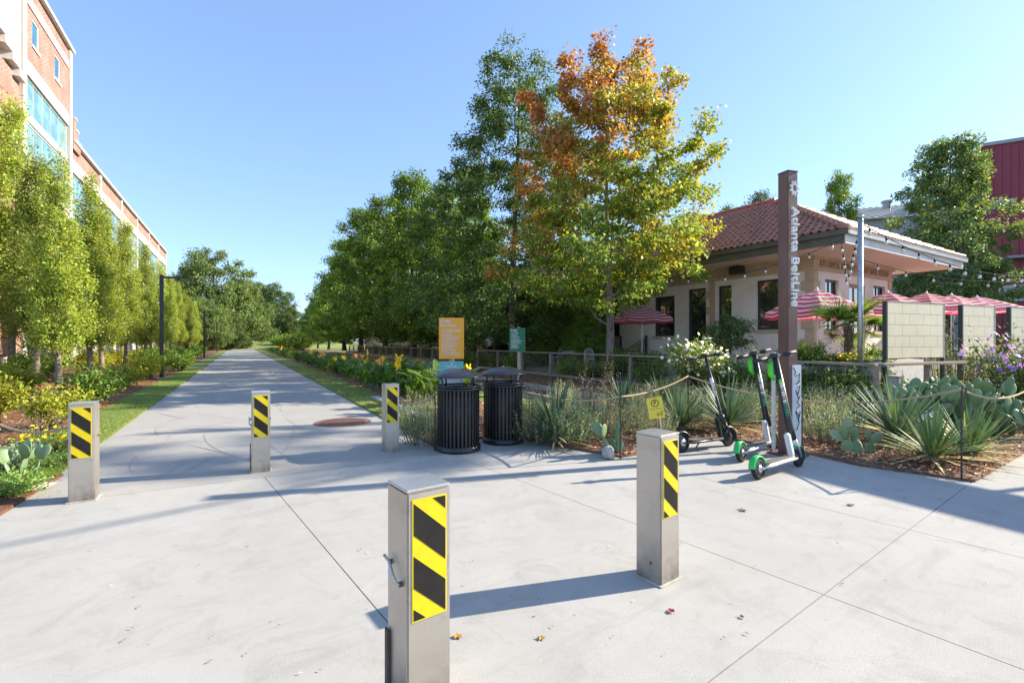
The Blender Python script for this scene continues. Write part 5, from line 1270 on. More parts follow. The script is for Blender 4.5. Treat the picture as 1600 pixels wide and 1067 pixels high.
# columnar trees on the left, three crowns shared along two rows
def colprof(f): return 0.92*(min(1, (f/0.18))**0.7)*(1-f)**0.65+0.06
horn = [tree_meshes(40+k, 8.2, 1.1, colprof, 230, 27000, 0.22, 0.08, flatcol((0.205, 0.255, 0.05), 0.24, 0.08, (0.28, 0.28, 0.055), 0.12), 0.105, M['barkpale'], M['leafthin'], up=1.4, hang=-0.25, inner=0.06, lobes=0.40, flat=1.5) for k in range(3)]
# (trail distance, offset, height scale)
rowA = [(19.6, -4.8, 0.86), (23.2, -6.3, 0.98), (27.0, -5.6, 1.03), (31.5, -6.1, 1.05), (36.5, -6.0, 1.06), (43.5, -6.0, 1.02), (50.5, -6.0, 1.0), (57.5, -6.0, 0.97), (64.5, -6.0, 0.95), (71.5, -6.0, 0.93), (79, -6.0, 0.9), (87, -6.0, 0.9)]
for k, (s_, n_, h_) in enumerate(rowA):
    plant_tree('columnar_tree', ORD[k]+' columnar green tree from the plaza in the row nearer the trail', W(s_, n_, 0.02), horn[k % 3], k*1.7, (h_*(0.98+0.07*(k % 2)), h_, h_), 'columnar trees on the left')
rowB = [(28.0, -8.4, 1.42), (24.0, -9.8, 1.25), (33.0, -8.3, 1.12), (40.5, -8.0, 1.08), (47.5, -8.0, 1.0), (54, -8, 0.98), (61, -8, 0.95)]
for k, (s_, n_, h_) in enumerate(rowB):
    lab = 'tallest columnar tree, cut by the left picture edge' if k == 0 else ORD[k]+' columnar green tree in the back row close to the brick building'
    plant_tree('columnar_tree', lab, W(s_, n_, 0.02), horn[(k+1) % 3], k*2.3+0.5, (h_*0.9, h_*0.9, h_), 'columnar trees on the left')
# the maple turning orange
def mapleprof(f): return 3.6*(min(1, f/0.20)**0.5)*max(0, 1-f**4.0)**0.75*(1-0.15*f)+0.2
def maplecol(P, C, rng, n):
    H = 11.8; zf = (C[:, 2]-2.3)/(H-2.3); x = C[:, 0]/3.6
    hsh = np.modf(np.abs(np.sin(C[:, 0]*12.9+C[:, 1]*78.2+C[:, 2]*37.7)*437.5))[0]      # each branch turns at its own pace
    h2 = np.modf(np.abs(np.sin(C[:, 0]*31.1+C[:, 1]*17.3+C[:, 2]*51.9)*611.3))[0]
    o = jit((0.15, 0.205, 0.038), n, rng, 0.25, 0.1)
    k = (0.45*zf+0.35*x+0.75*hsh+rng.normal(0, 0.12, n)) > 0.74; o[k] = jit((0.27, 0.25, 0.042), int(k.sum()), rng, 0.22, 0.1)
    warm = 1.1*(zf-0.62)-0.42*x+0.55*(h2-0.4)+rng.normal(0, 0.10, n)
    k = warm > 0.09; o[k] = jit((0.32, 0.20, 0.055), int(k.sum()), rng, 0.22, 0.12)
    k = warm > 0.34; o[k] = jit((0.31, 0.145, 0.065), int(k.sum()), rng, 0.22, 0.12)
    return o
maple = tree_meshes(7, 10.9, 2.3, mapleprof, 400, 56000, 0.36, 0.118, maplecol, 0.17, M['barkpale'], M['leafthin'], up=0.9, inner=0.10, lobes=0.30, lw=0.85,
    spires=[(-1.5, 0.2, 9.4, 11.6, 10), (-0.3, -0.3, 9.6, 11.8, 11), (0.9, 0.3, 9.6, 12.0, 11), (2.0, 0, 8.8, 10.9, 9), (3.0, -0.2, 6.6, 8.0, 7), (-2.6, 0.1, 8.2, 10.2, 9)])
plant_tree('maple_tree', 'maple turning orange and yellow behind the fence, tallest in the picture', (3.55, 17.4, 0.28), maple)
# dark oak behind it and the row receding along the fence
def oakprof(f): return 4.9*(min(1, f/0.12)**0.5)*(1-f)**0.62+0.45
oak = tree_meshes(15, 15.9, 1.2, oakprof, 600, 80000, 0.42, 0.145, flatcol((0.070, 0.120, 0.034), 0.26, 0.10, (0.13, 0.175, 0.035), 0.18), 0.24, M['bark'], M['leaf'], up=0.25, inner=0.12, lobes=0.30, lw=0.5)
o_ = Vector((0.05, 24.2, 0.28)); plant_tree('oak_tree', 'tall dark green pointed oak just left of the orange maple', o_, oak, 0.4)
def rowprof(f): return 3.25*(min(1, f/0.10)**0.5)*(1-f)**0.55+0.25
rowt = [tree_meshes(60+k, 11.5, 1.15, rowprof, 380, 50000, 0.40, 0.15, flatcol((0.095, 0.165, 0.030), 0.26, 0.1, (0.19, 0.24, 0.04), 0.2), 0.2, M['bark'], M['leaf'], up=0.5, inner=0.12, lobes=0.30, flat=0.8) for k in range(2)]
def at_line(px, n):
    r = (px-800)/755; y = n/(PN.x*r+PN.y); return Vector((r*y, y, 0.28))
for k, (px, n_, sc) in enumerate(((742, 12.6, 0.88), (690, 12.2, 1.05), (645, 12.0, 1.26), (602, 12.3, 1.32), (565, 12.0, 1.40), (538, 12.0, 1.28), (514, 12.0, 1.0), (497, 12.0, 0.85), (484, 12.0, 0.7))):
    plant_tree('shade_tree', ORD[k]+' dense green tree left of the oak, in the row along the fence', at_line(px, n_), rowt[k % 2], k*1.9, sc, 'green trees in a row along the fence')
plant_tree('understorey_tree', 'low leafy young tree screening the depot wing, right of the green sign', S(868, 25.5, 0.28), rowt[0], 1.0, 0.40)
plant_tree('understorey_tree', 'low leafy young tree screening the depot wing, just left of the maple trunk', S(915, 22.5, 0.28), rowt[1], 2.0, 0.34)
plant_tree('understorey_tree', 'low leafy young tree between the person and the green sign', S(790, 31.5, 0.28), rowt[1], 4.0, 0.42)
# far crowns where the trail bends
def farprof(f): return 7.2*(min(1, f/0.25)**0.5)*(1-f**2)**0.6+0.4
far = [tree_meshes(80+k, 17, 0.6, farprof, 360, 40000, 0.85, 0.30, flatcol(((0.088, 0.13, 0.042), (0.055, 0.095, 0.036))[k], 0.25, 0.1, (0.13, 0.155, 0.04), 0.15), 0.4, M['bark'], M['leaf'], up=0.4, inner=0.3, lobes=0.25, flat=0.75, lw=0.7) for k in range(2)]
for k, (px, d, sc, v, lab) in enumerate(((335, 92, 1.13, 0, 'huge rounded pale green tree beyond the end of the columnar row'), (300, 96, 0.95, 0, 'rounded green tree left of the huge one at the trail end'), (375, 100, 0.85, 0, 'rounded tree sloping down right of the huge one'),
        (428, 128, 0.98, 1, 'dark green tree above the far bend of the trail'), (405, 132, 1.02, 1, 'dark tree in the gap over the grass mound'), (452, 120, 0.60, 0, 'lighter small tree at the far bend'), (355, 84, 0.42, 0, 'low bushy tree in front of the huge rounded tree'),
        (500, 150, 0.6, 1, 'far dark tree behind the end of the fence row'), (468, 165, 0.5, 1, 'most distant dark tree closing the trail view'), (325, 78, 0.50, 0, 'small pale tree behind the second lamp post'),
        (540, 150, 0.55, 1, 'distant dark tree seen under the fence row, left one'), (585, 140, 0.55, 1, 'distant dark tree seen under the fence row, right one'))):
    plant_tree('rounded_tree', lab, S(px, d, 0.0), far[v], k*2.1, sc, 'trees at the far end of the trail')
# trees behind the depot and at the right
def bigprof(f): return 3.9*(min(1, f/0.16)**0.5)*(1-f)**0.45+0.3
big = tree_meshes(95, 16.2, 3.2, bigprof, 330, 42000, 0.52, 0.21, flatcol((0.105, 0.165, 0.065), 0.25, 0.1, (0.23, 0.26, 0.06), 0.18), 0.3, M['bark'], M['leaf'], up=0.5, inner=0.15, lobes=0.36, flat=0.7)
plant_tree('broad_tree', 'large dark green tree between the depot and the red building', S(1482, 35, 0), big, 0.8)
plant_tree('broad_tree', 'young green tree rising above the depot hip roof', S(1312, 33, 0), rowt[0], 2.0, (0.62, 0.62, 1.12))
plant_tree('broad_tree', 'olive green treetop behind the depot ridge, nearer the maple', S(1138, 50, 0), rowt[1], 0.5, (0.95, 0.95, 1.33))
plant_tree('broad_tree', 'dark green treetop behind the depot ridge, beside the maroon post', S(1190, 52, 0), far[1], 0.5, (0.55, 0.55, 1.02))
# tall pine past the right edge, throwing the long soft shadow over the plaza
def pineprof(f): return 1.7*(1-f)**0.5*(min(1, f/0.2)**0.6)+0.3
pine = tree_meshes(99, 18.5, 14.4, pineprof, 46, 4200, 0.42, 0.22, flatcol((0.05, 0.09, 0.03)), 0.22, M['bark'], M['leaf'], up=0.2, lw=0.25)
plant_tree('pine_tree', 'tall bare stemmed pine beyond the right edge', (26.0, 14.6, 0), pine)

# ------------------------------------------------------------------ shrubs and flowers
def shrub_mesh(seed, r, h, nst, nleaf, ls, col, c2=None, p2=0.1, lw=0.6, flower=None, nfl=0, fls=0.05, upw=0.6):
    rng = np.random.default_rng(seed); mb = MB(); tips = []
    for k in range(nst):
        a = rng.random()*6.28; rr = r*math.sqrt(rng.random())*0.9; hh = h*rng.uniform(0.55, 1.0)*(1-0.35*(rr/r)**2)
        p1 = (rr*math.cos(a), rr*math.sin(a), hh); mb.tube([(0.12*rr*math.cos(a), 0.12*rr*math.sin(a), 0), (0.5*p1[0], 0.5*p1[1], hh*0.55), p1], [0.008, 0.006, 0.003], 4, cap=False); tips.append(p1)
    tips = np.array(tips); k = nleaf//nst; n = k*nst; idx = np.repeat(np.arange(nst), k)
    t = 0.28+0.75*rng.random(n)**0.7
    base = tips[idx]*np.stack([0.2+0.8*t, 0.2+0.8*t, t], 1)
    P = base+rng.normal(0, 0.055*r/0.5, (n, 3)); P[:, 2] = np.maximum(P[:, 2], 0.02)
    D = rng.normal(0, 0.7, (n, 3))+P*np.array([0.8, 0.8, 0])/r; D[:, 2] += upw
    Nn = rng.normal(0, 0.6, (n, 3))+np.array([0, 0, 0.8])+P/r*0.4
    cols = flatcol(col, 0.25, 0.1, c2, p2)(P, P, rng, n); s_ = ls*rng.uniform(0.6, 1.3, n)
    fol = leaf_mesh('foliage', P, D, Nn, s_, s_*lw, cols, M['leaf']); fl = None
    if flower is not None:
        m_ = nfl*5; c = tips[rng.integers(0, nst, nfl)]*rng.uniform(0.9, 1.1, (nfl, 1))+rng.normal(0, 0.06*r/0.5, (nfl, 3))
        c = np.repeat(c, 5, 0); a = np.tile(np.arange(5)*1.2566, nfl)+np.repeat(rng.random(nfl)*6, 5)
        ori = rng.normal(0, 0.5, (nfl, 3))+np.array([0.2, -0.6, 0.6]); ori /= np.linalg.norm(ori, axis=1, keepdims=True); ori = np.repeat(ori, 5, 0)
        ex = np.cross(ori, [0, 0, 1.0]); ex /= np.linalg.norm(ex, axis=1, keepdims=True); ey = np.cross(ori, ex)
        D = ex*np.cos(a)[:, None]+ey*np.sin(a)[:, None]
        fl = leaf_mesh('blossom', c, D, ori, fls, fls*0.8, jit(flower, m_, rng, 0.12, 0.06), M['petal'], 0.1)
    return mb.mesh('stems', M['bark']), fol, fl
def put_shrub(name, label, loc, ms, rz, sc, group, cat='shrub'):
    t = thing(name, label, cat, loc, rz, group); t.scale = (sc,)*3 if not hasattr(sc, '__len__') else sc
    link('stems', ms[0], t); link('foliage', ms[1], t)
    if ms[2] is not None: link('blossoms', ms[2], t)
    return t
shY = [shrub_mesh(100+k, 0.62, 0.95, 46, 2300, 0.075, (0.24, 0.27, 0.03), (0.33, 0.29, 0.04), 0.2) for k in range(2)]
shG = [shrub_mesh(110+k, 0.65, 0.95, 46, 2300, 0.08, (0.10, 0.17, 0.03), (0.18, 0.23, 0.04), 0.2) for k in range(2)]
lay = [(30, 618, 1.0, 'Y', 'bright yellow green shrub at the left edge below the tallest columnar tree'), (88, 668, 0.78, 'Y', 'low yellow green shrub just above the leftmost bollard'), (150, 632, 1.0, 'G', 'rounded mid green shrub behind the leftmost bollard'),
       (-12, 655, 0.9, 'Y', 'yellow green shrub half cut by the left picture edge'), (198, 604, 0.9, 'Y', 'yellow green shrub just left of the nearest lamp post'), (232, 592, 1.15, 'Y', 'bushy yellow green shrub at the foot of the nearest lamp post'),
       (282, 580, 1.1, 'G', 'mid green shrub just right of the nearest lamp post'), (178, 612, 0.6, 'G', 'small dark green shrub between two left hand shrubs')]
for k, (px, py, sc, c_, lab) in enumerate(lay):
    put_shrub('shrub', lab, G(px, py, 0.03), (shY if c_ == 'Y' else shG)[k % 2], k*1.3, sc, 'shrubs in the pine straw bed')
rnd = random.Random(17); q_ = 0
for s_ in (24, 26.5, 29, 31.5, 34, 36.5, 39, 42, 45, 48, 52, 56, 60, 65, 70):
    for n_, v_ in ((-3.9+rnd.uniform(-0.3, 0.3), shG), (-7.1+rnd.uniform(-0.6, 0.6), shY if rnd.random() < 0.6 else shG)):
        if s_ < 28 and n_ > -5: continue
        q_ += 1; near_ = n_ > -5
        put_shrub('shrub', ORD[(q_-1)]+' shrub, counting away from the plaza, in the hedge band under the columnar trees', W(s_+rnd.uniform(-0.5, 0.5), n_, 0.03), v_[q_ % 2], rnd.uniform(0, 6), rnd.uniform(0.9, 1.25), 'shrubs in the pine straw bed')
# dry twiggy plant, yellow flowers and grey ground cover near the left bollard
tw = shrub_mesh(131, 0.5, 0.5, 40, 200, 0.03, (0.35, 0.24, 0.14)); put_shrub('dry_shrub', 'leafless pale twiggy shrub left of the leftmost bollard', G(62, 690, 0.03), tw, 0, 1.0, None)
yf = shrub_mesh(132, 0.5, 0.24, 50, 1500, 0.045, (0.12, 0.17, 0.04), None, 0, 0.5, (0.80, 0.58, 0.02), 70, 0.028); put_shrub('yellow_daisy', 'low plant with yellow flowers beside the leftmost bollard', G(85, 702, 0.03), yf, 0, 1.0, None, 'flowers')
gy = shrub_mesh(133, 0.42, 0.34, 60, 2000, 0.045, (0.20, 0.26, 0.17), (0.26, 0.31, 0.22), 0.3)
gr2 = shrub_mesh(134, 0.42, 0.22, 60, 1700, 0.04, (0.15, 0.23, 0.06), None, 0)
put_shrub('grey_shrub', 'grey green low shrub at the left edge next to the cactus', G(4, 735, 0.03), gy, 0, 0.9, None); put_shrub('ground_cover', 'low green creeping plant at the left plaza edge', G(8, 772, 0.03), gr2, 0, 0.85, None, 'plant'); put_shrub('ground_cover', 'pale green tuft between cactus and leftmost bollard', G(82, 728, 0.03), gr2, 1, 0.6, None, 'plant')

# grey green sage and rosemary mounds in the right bed
def sage_mesh(seed, r, h, nst, col, c2):
    rng = np.random.default_rng(seed); a = rng.random(nst)*6.28; rr = r*np.sqrt(rng.random(nst))
    B = np.stack([rr*np.cos(a)*0.6, rr*np.sin(a)*0.6, np.zeros(nst)], 1); hh = h*rng.uniform(0.55, 1.1, nst)*(1-0.3*(rr/r)**2)
    Tp = B*1.5+np.stack([rng.normal(0, 0.04, nst), rng.normal(0, 0.04, nst), hh], 1)
    k = 30; n = nst*k; idx = np.repeat(np.arange(nst), k); t = np.tile(np.linspace(0.12, 1, k), nst)
    P = B[idx]+(Tp-B)[idx]*t[:, None]; an = rng.random(n)*6.28
    D = np.stack([np.cos(an), np.sin(an), rng.uniform(0.4, 1.4, n)], 1); Nn = np.tile([0, 0, 1.0], (n, 1))+rng.normal(0, 0.4, (n, 3))
    cols = flatcol(col, 0.2, 0.08, c2, 0.25)(P, P, rng, n)
    mb = MB()
    for i in range(0, nst, 2): mb.tube([tuple(B[i]), tuple(Tp[i])], [0.005, 0.002], 3, cap=False)
    return mb.mesh('stems', M['bark']), leaf_mesh('foliage', P, D, Nn, rng.uniform(0.022, 0.045, n), rng.uniform(0.006, 0.011, n), cols, M['leaf'], 0.05), None
sg = [sage_mesh(140, 0.42, 0.62, 110, (0.21, 0.255, 0.145), (0.30, 0.33, 0.21)), sage_mesh(141, 0.45, 0.50, 120, (0.17, 0.22, 0.13), (0.26, 0.30, 0.19)), sage_mesh(142, 0.38, 0.80, 90, (0.20, 0.255, 0.14), (0.27, 0.31, 0.17))]
spots = [(822, 662, 'beside the right litter bin'), (842, 688, 'at the plaza edge right of the bins'), (905, 676, 'behind the pale rock, left part'), (925, 655, 'below the fence left of the rope stake'), (945, 680, 'left of the small cactus'), (985, 668, 'behind the lone plaza bollard'),
         (1005, 650, 'left of the yellow parking sign'), (1085, 655, 'behind the black scooter deck'), (1098, 640, 'behind the black scooter stem'), (1165, 640, 'between the black scooter and the middle one'), (1180, 660, 'behind the middle green scooter'),
         (1268, 655, 'just right of the maroon post'), (1290, 670, 'right of the white panel, front row'), (1312, 650, 'right of the white panel, back row'), (1335, 662, 'left of the large spiky plant, front row'), (1358, 645, 'left of the pale timber stub'), (1285, 640, 'right of the post against the dark vines'),
         (1480, 606, 'behind the big cactus, left'), (1515, 602, 'behind the big cactus, middle'), (1548, 606, 'behind the big cactus, right'), (1440, 612, 'below the nearest tan screen'), (655, 672, 'left of the bins behind the farthest bollard'), (668, 690, 'against the left litter bin'), (1225, 640, 'behind the maroon post'), (1055, 632, 'behind the tilted parking sign'),
         (1300, 690, 'at the front of the bed right of the white panel'), (1255, 625, 'far behind the white panel'), (880, 640, 'in the mulch behind the bins yucca'), (1590, 640, 'under the purple flowers at the right edge'),
         (1412, 640, 'just right of the pale timber stub'), (1425, 604, 'under the left end of the nearest tan screen'), (1460, 600, 'under the nearest tan screen, middle'), (1497, 596, 'between the first two tan screens'), (1530, 598, 'under the middle tan screen'), (1572, 600, 'left of the purple flowers'),
         (1385, 625, 'behind the pale timber stub'), (1020, 690, 'at the bed edge behind the lone plaza bollard'), (890, 692, 'at the paving edge right of the bins yucca')]
for k, (px, py, lab) in enumerate(spots):
    put_shrub('sage_shrub', 'grey green feathery shrub '+lab, G(px, py, 0.03), sg[k % 3], k*1.1, 1.0+0.25*math.sin(k*2.1), 'grey green shrubs in the mulch bed')
# dead wispy stalks by the bins
dw = shrub_mesh(150, 0.28, 1.25, 16, 260, 0.035, (0.36, 0.26, 0.17)); put_shrub('dry_stalks', 'tall dry brown wispy stalks in front of the fence', G(918, 668, 0.03), dw, 0, 1.0, None, 'plant'); put_shrub('dry_stalks', 'thin dry stalks rising beside the rope stake', G(952, 660, 0.03), dw, 2, (0.6, 0.6, 1.3), None, 'plant')
# vines on the near fence bays
vn = [shrub_mesh(160+k, 0.8, 1.15, 60, 2400, 0.085, (0.12, 0.18, 0.035), (0.22, 0.26, 0.06), 0.3, upw=0.0) for k in range(2)]
for k in range(15):
    s_ = 4.95+k*0.55 if k < 4 else 6.8+(k-4)*1.5 if k < 11 else 6.8+(k-4)*1.9
    put_shrub('climbing_vine', ORD[k]+' clump of leafy vine along the fence, counting from the stout timber stub', W(s_, FN+0.30, 0.03), vn[k % 2], k*1.4, (0.95, 0.5, 0.92+0.16*(k % 3)) if False else 0.74+0.10*(k % 3), 'vines on the garden fence', 'vine')
# shrubs in the shade beyond the fence
for k, (px, d) in enumerate(((640, 40), (668, 35), (625, 43), (850, 24), (905, 22), (965, 17.5), (1005, 16.2), (870, 27), (610, 46), (588, 50))):
    put_shrub('shrub', ORD[k]+' shade shrub among the patio furniture behind the fence', S(px, d, 0.3), shG[k % 2], k*1.2, 1.0, 'shrubs behind the fence')
for k in range(9):
    put_shrub('hedge_bush', ORD[k]+' low bush of the hedge closing the far right side of the trail', W(78+k*5.5, 7.5+1.2*(k % 2), 0.03), shG[k % 2], k, 3.0, 'hedge at the far end of the trail')
olw = shrub_mesh(170, 0.75, 1.5, 46, 2200, 0.10, (0.12, 0.17, 0.045), (0.2, 0.24, 0.06), 0.2, 0.35, (0.80, 0.78, 0.74), 120, 0.055)
put_shrub('white_flowering_shrub', 'shrub covered in white flowers behind the fence above the black scooter', S(1082, 12.9, 0.25), olw, 0.3, 1.0, None); put_shrub('white_flowering_shrub', 'smaller white flowering shrub left of the handlebars of the middle scooter', S(1110, 12.4, 0.15), olw, 2.3, 0.85, None)
pur = shrub_mesh(171, 0.85, 1.75, 60, 2600, 0.085, (0.10, 0.15, 0.05), (0.17, 0.2, 0.07), 0.2, 0.4, (0.36, 0.22, 0.66), 60, 0.065)
put_shrub('purple_flowering_shrub', 'tall shrub with purple flowers at the right edge', S(1578, 9.0, 0.03), pur, 0.0, 1.0, None); put_shrub('purple_flowering_shrub', 'lower purple flowering shrub just past the right edge', S(1640, 8.6, 0.03), pur, 2.0, 0.85, None)
for k, (px, d, z_, m_, sc, lab) in enumerate(((1262, 11.6, 0.9, shG[0], 0.65, 'leafy green shrub in the white planter just right of the maroon post'), (1295, 11.2, 0.98, yf, 1.0, 'low orange and green plants in the white planter'), (1325, 11.0, 0.98, yf, 0.9, 'yellow green plants at the palm foot in the white planter'), (1358, 10.9, 0.9, gr2, 1.2, 'low green plants left of the nearest tan screen'),
        (1235, 12.3, 0.9, shG[1], 0.6, 'dark shrub in the planter behind the maroon post'), (1175, 14.5, 0.3, sg[0], 1.7, 'rounded grey shrub under the depot window'), (1490, 12.6, 0.3, sg[2], 2.2, 'tall feathery grass between the two tan screens'), (1372, 12.2, 0.6, shG[0], 0.9, 'green shrub behind the galvanised pole'))):
    put_shrub('planter_shrub', lab, S(px, d, z_), m_, k, sc, None)
# small dark standard tree in front of the depot wall
std = tree_meshes(180, 2.1, 1.1, lambda f: 0.75*math.sqrt(max(0, 1-(2*f-0.9)**2*0.8)), 40, 2200, 0.2, 0.12, flatcol((0.06, 0.10, 0.035)), 0.03, M['bark'], M['leaf'], lw=0.35)
plant_tree('standard_tree', 'small dark clipped tree in front of the depot window', S(1139, 15.6, 0.3), std, 0, 0.95)

# spiky yuccas
def yucca_mesh(seed, n, L, col, c2):
    rng = np.random.default_rng(seed); a = rng.random(n)*6.28; e = np.arcsin(np.clip(0.05+0.95*rng.random(n)**0.9, 0, 0.99))
    D = np.stack([np.cos(a)*np.cos(e), np.sin(a)*np.cos(e), np.sin(e)], 1)
    P = D*0.04+np.array([0, 0, 0.06])+rng.normal(0, 0.012, (n, 3))
    cols = flatcol(col, 0.2, 0.06, c2, 0.2)(P, P, rng, n); low = e < 0.22; cols[low] = jit((0.36, 0.29, 0.12), int(low.sum()), rng)
    return blade_mesh('rosette', P, D, L*rng.uniform(0.75, 1.1, n), 0.034, np.where(e < 0.5, 0.10, 0.02), cols, M['succ'], 3)
yc = [yucca_mesh(190, 150, 0.62, (0.075, 0.12, 0.075), (0.15, 0.19, 0.08)), yucca_mesh(191, 160, 0.70, (0.065, 0.11, 0.07), (0.13, 0.17, 0.08)), yucca_mesh(192, 130, 0.58, (0.085, 0.13, 0.05), (0.2, 0.21, 0.07))]
hrt = MB(); hrt.lathe([(0.0, 0.0), (0.06, 0.0), (0.07, 0.06), (0.03, 0.13), (0, 0.14)], 10); heart_me = hrt.mesh('crown_base', M['wood'], True)
for k, (px, py, sc, v, lab) in enumerate(((868, 690, 1.15, 1, 'spiky yucca right of the litter bins'), (1062, 672, 1.15, 0, 'spiky yucca behind the yellow parking sign'), (1138, 670, 1.15, 1, 'spiky yucca behind the black scooter front wheel'), (1400, 690, 1.35, 0, 'largest spiky yucca right of the maroon post, by the timber stub'),
        (1455, 722, 1.15, 2, 'yellow green yucca sprawling over the paving edge'), (1515, 714, 1.1, 2, 'spiky yucca behind the right hand iron stake'), (972, 640, 1.0, 1, 'spiky yucca half hidden behind the rope left of the parking sign'), (1030, 632, 1.0, 0, 'blue green yucca far behind the parking sign'), (700, 672, 0.85, 2, 'spiky yucca half hidden behind the left litter bin'), (1395, 640, 0.7, 1, 'small upright yucca in front of the timber stub'))):
    t = thing('yucca', lab, 'yucca', G(px, py, 0.03), k*1.3, 'spiky yuccas'); t.scale = (sc*1.05,)*3
    link('rosette', yc[v], t, 'stuff'); link('crown_base', heart_me, t)

# prickly pears: every pad its own piece
def pad_mesh(m):
    bm = bmesh.new(); bmesh.ops.create_uvsphere(bm, u_segments=14, v_segments=8, radius=1)
    for v in bm.verts:
        z = v.co.z; wx = 0.085*(0.72+0.28*(z+1)/2+0.10*math.sin(math.pi*(z+1)/2)); v.co = Vector((v.co.x*wx, v.co.y*0.017, (z+1)*0.115))
    me = bpy.data.meshes.new('pad'); bm.to_mesh(me); bm.free(); me.materials.append(m); me.polygons.foreach_set('use_smooth', [True]*len(me.polygons)); return me
padA, padB = pad_mesh(M['cactus']), pad_mesh(M['cactuspale'])
def cactus(loc, label, seed, nbase, spread, gens, pm=None, size=1.0, maxn=90):
    rr_ = random.Random(seed); t = thing('prickly_pear', label, 'cactus', loc, 0, 'prickly pear cacti'); cnt = [0]
    def grow(M0, g, sc):
        if cnt[0] >= maxn: return
        cnt[0] += 1; o = link('pad', pm or (padA if rr_.random() < 0.8 else padB), t); o.matrix_local = M0 @ Matrix.Diagonal((sc*rr_.uniform(0.85, 1.1), sc, sc*rr_.uniform(0.9, 1.1), 1))
        if g <= 0: return
        for q in range(rr_.choice((1, 2, 2, 3))):
            th = rr_.uniform(-0.9, 0.9)
            M1 = M0 @ Matrix.Translation((0.078*sc*math.sin(th), 0, (0.125+0.10*math.cos(th))*sc)) @ Matrix.Rotation(th*0.9+rr_.uniform(-0.15, 0.15), 4, 'Y') @ Matrix.Rotation(rr_.uniform(-1.3, 1.3), 4, 'Z') @ Matrix.Rotation(rr_.uniform(-0.35, 0.35), 4, 'X')
            grow(M1, g-1, sc*rr_.uniform(0.82, 1.0))
    for q in range(nbase):
        a = rr_.uniform(0, 6.28); d_ = spread*math.sqrt(rr_.random())
        grow(Matrix.Translation((d_*math.cos(a)*1.5, d_*math.sin(a), -0.02)) @ Matrix.Rotation(rr_.uniform(0, 6.28), 4, 'Z') @ Matrix.Rotation(rr_.uniform(-0.35, 0.35), 4, 'X'), gens, size*rr_.uniform(0.85, 1.1))
cactus(S(1492, 7.9, 0.03), 'large sprawling prickly pear cactus in front of the tan screens', 3, 34, 0.62, 2, None, 1.4, 210)
cactus(S(1440, 8.7, 0.03), 'tall upright prickly pear behind the pale timber stub', 14, 6, 0.35, 3, None, 1.2, 60)
cactus(S(1560, 7.5, 0.03), 'low prickly pear spilling towards the right edge', 4, 10, 0.42, 1, None, 1.2, 34)
cactus(G(963, 706, 0.03), 'small prickly pear beside the pale rock and rope stake', 5, 3, 0.12, 1, None, 1.1, 9)
cactus(G(1338, 706, 0.03), 'small prickly pear right of the front scooter', 6, 4, 0.16, 1, None, 1.0, 12)
cactus(S(1362, 8.6, 0.03), 'prickly pear in the shade left of the timber stub', 7, 4, 0.2, 2, None, 1.1, 22)
cactus(G(36, 742, 0.03), 'pale prickly pear in the left bed beside the leftmost bollard', 23, 4, 0.12, 1, None, 0.95, 10)

# fan palm
palm = thing('fan_palm', 'small fan palm with drooping leaves in front of the depot end wall', 'palm', S(1325, 11.9, 1.0)); rp = random.Random(9)
mb = MB(); n = 12
mb.tube([(0.01*math.sin(k), 0.01*math.cos(k*2), -0.05+0.92*k/n) for k in range(n+1)], [0.07+0.010*(k % 2)+0.02*k/n for k in range(n+1)], 10); mb.build('trunk', M['bark'], palm, True)
mb = MB()
for k in range(70):
    a = rp.uniform(0, 6.28); z = rp.uniform(0.1, 0.85); mb.tube([(0.10*math.cos(a), 0.10*math.sin(a), z), (0.16*math.cos(a), 0.16*math.sin(a), z+0.09)], [0.012, 0.003], 4)
mb.build('leaf_stubs', M['wood'], palm)
rngp = np.random.default_rng(4); nl = 22; an = np.linspace(-1.9, 1.9, nl)
Pp = np.tile([0.42, 0, 0.0], (nl, 1)).astype(float); Dp = np.stack([np.cos(an), np.sin(an), 0.10+0*an], 1)
fan = blade_mesh('frond_blades', Pp, Dp, 0.66*(1-0.12*np.abs(an)), 0.05, 0.16, flatcol((0.085, 0.15, 0.035), 0.18, 0.08, (0.17, 0.22, 0.05), 0.3)(Pp, Pp, rngp, nl), M['leafthin'], 4, np.full(nl, 0.4))
mbp = MB(); mbp.tube([(0, 0, 0), (0.22, 0, 0.02), (0.43, 0, 0)], [0.014, 0.010, 0.007], 5); pet = mbp.mesh('frond', M['limep'] if False else M['cactuspale'])
for k in range(19):
    o = link('frond', pet, palm); el = rp.uniform(-0.1, 1.35) if k > 3 else rp.uniform(-0.7, -0.2)
    o.matrix_local = Matrix.Translation((0, 0, 0.86+0.05*rp.random())) @ Matrix.Rotation(k*2.399, 4, 'Z') @ Matrix.Rotation(-el, 4, 'Y') @ Matrix.Rotation(rp.uniform(-0.4, 0.4), 4, 'X')
    link('blades', fan, o)

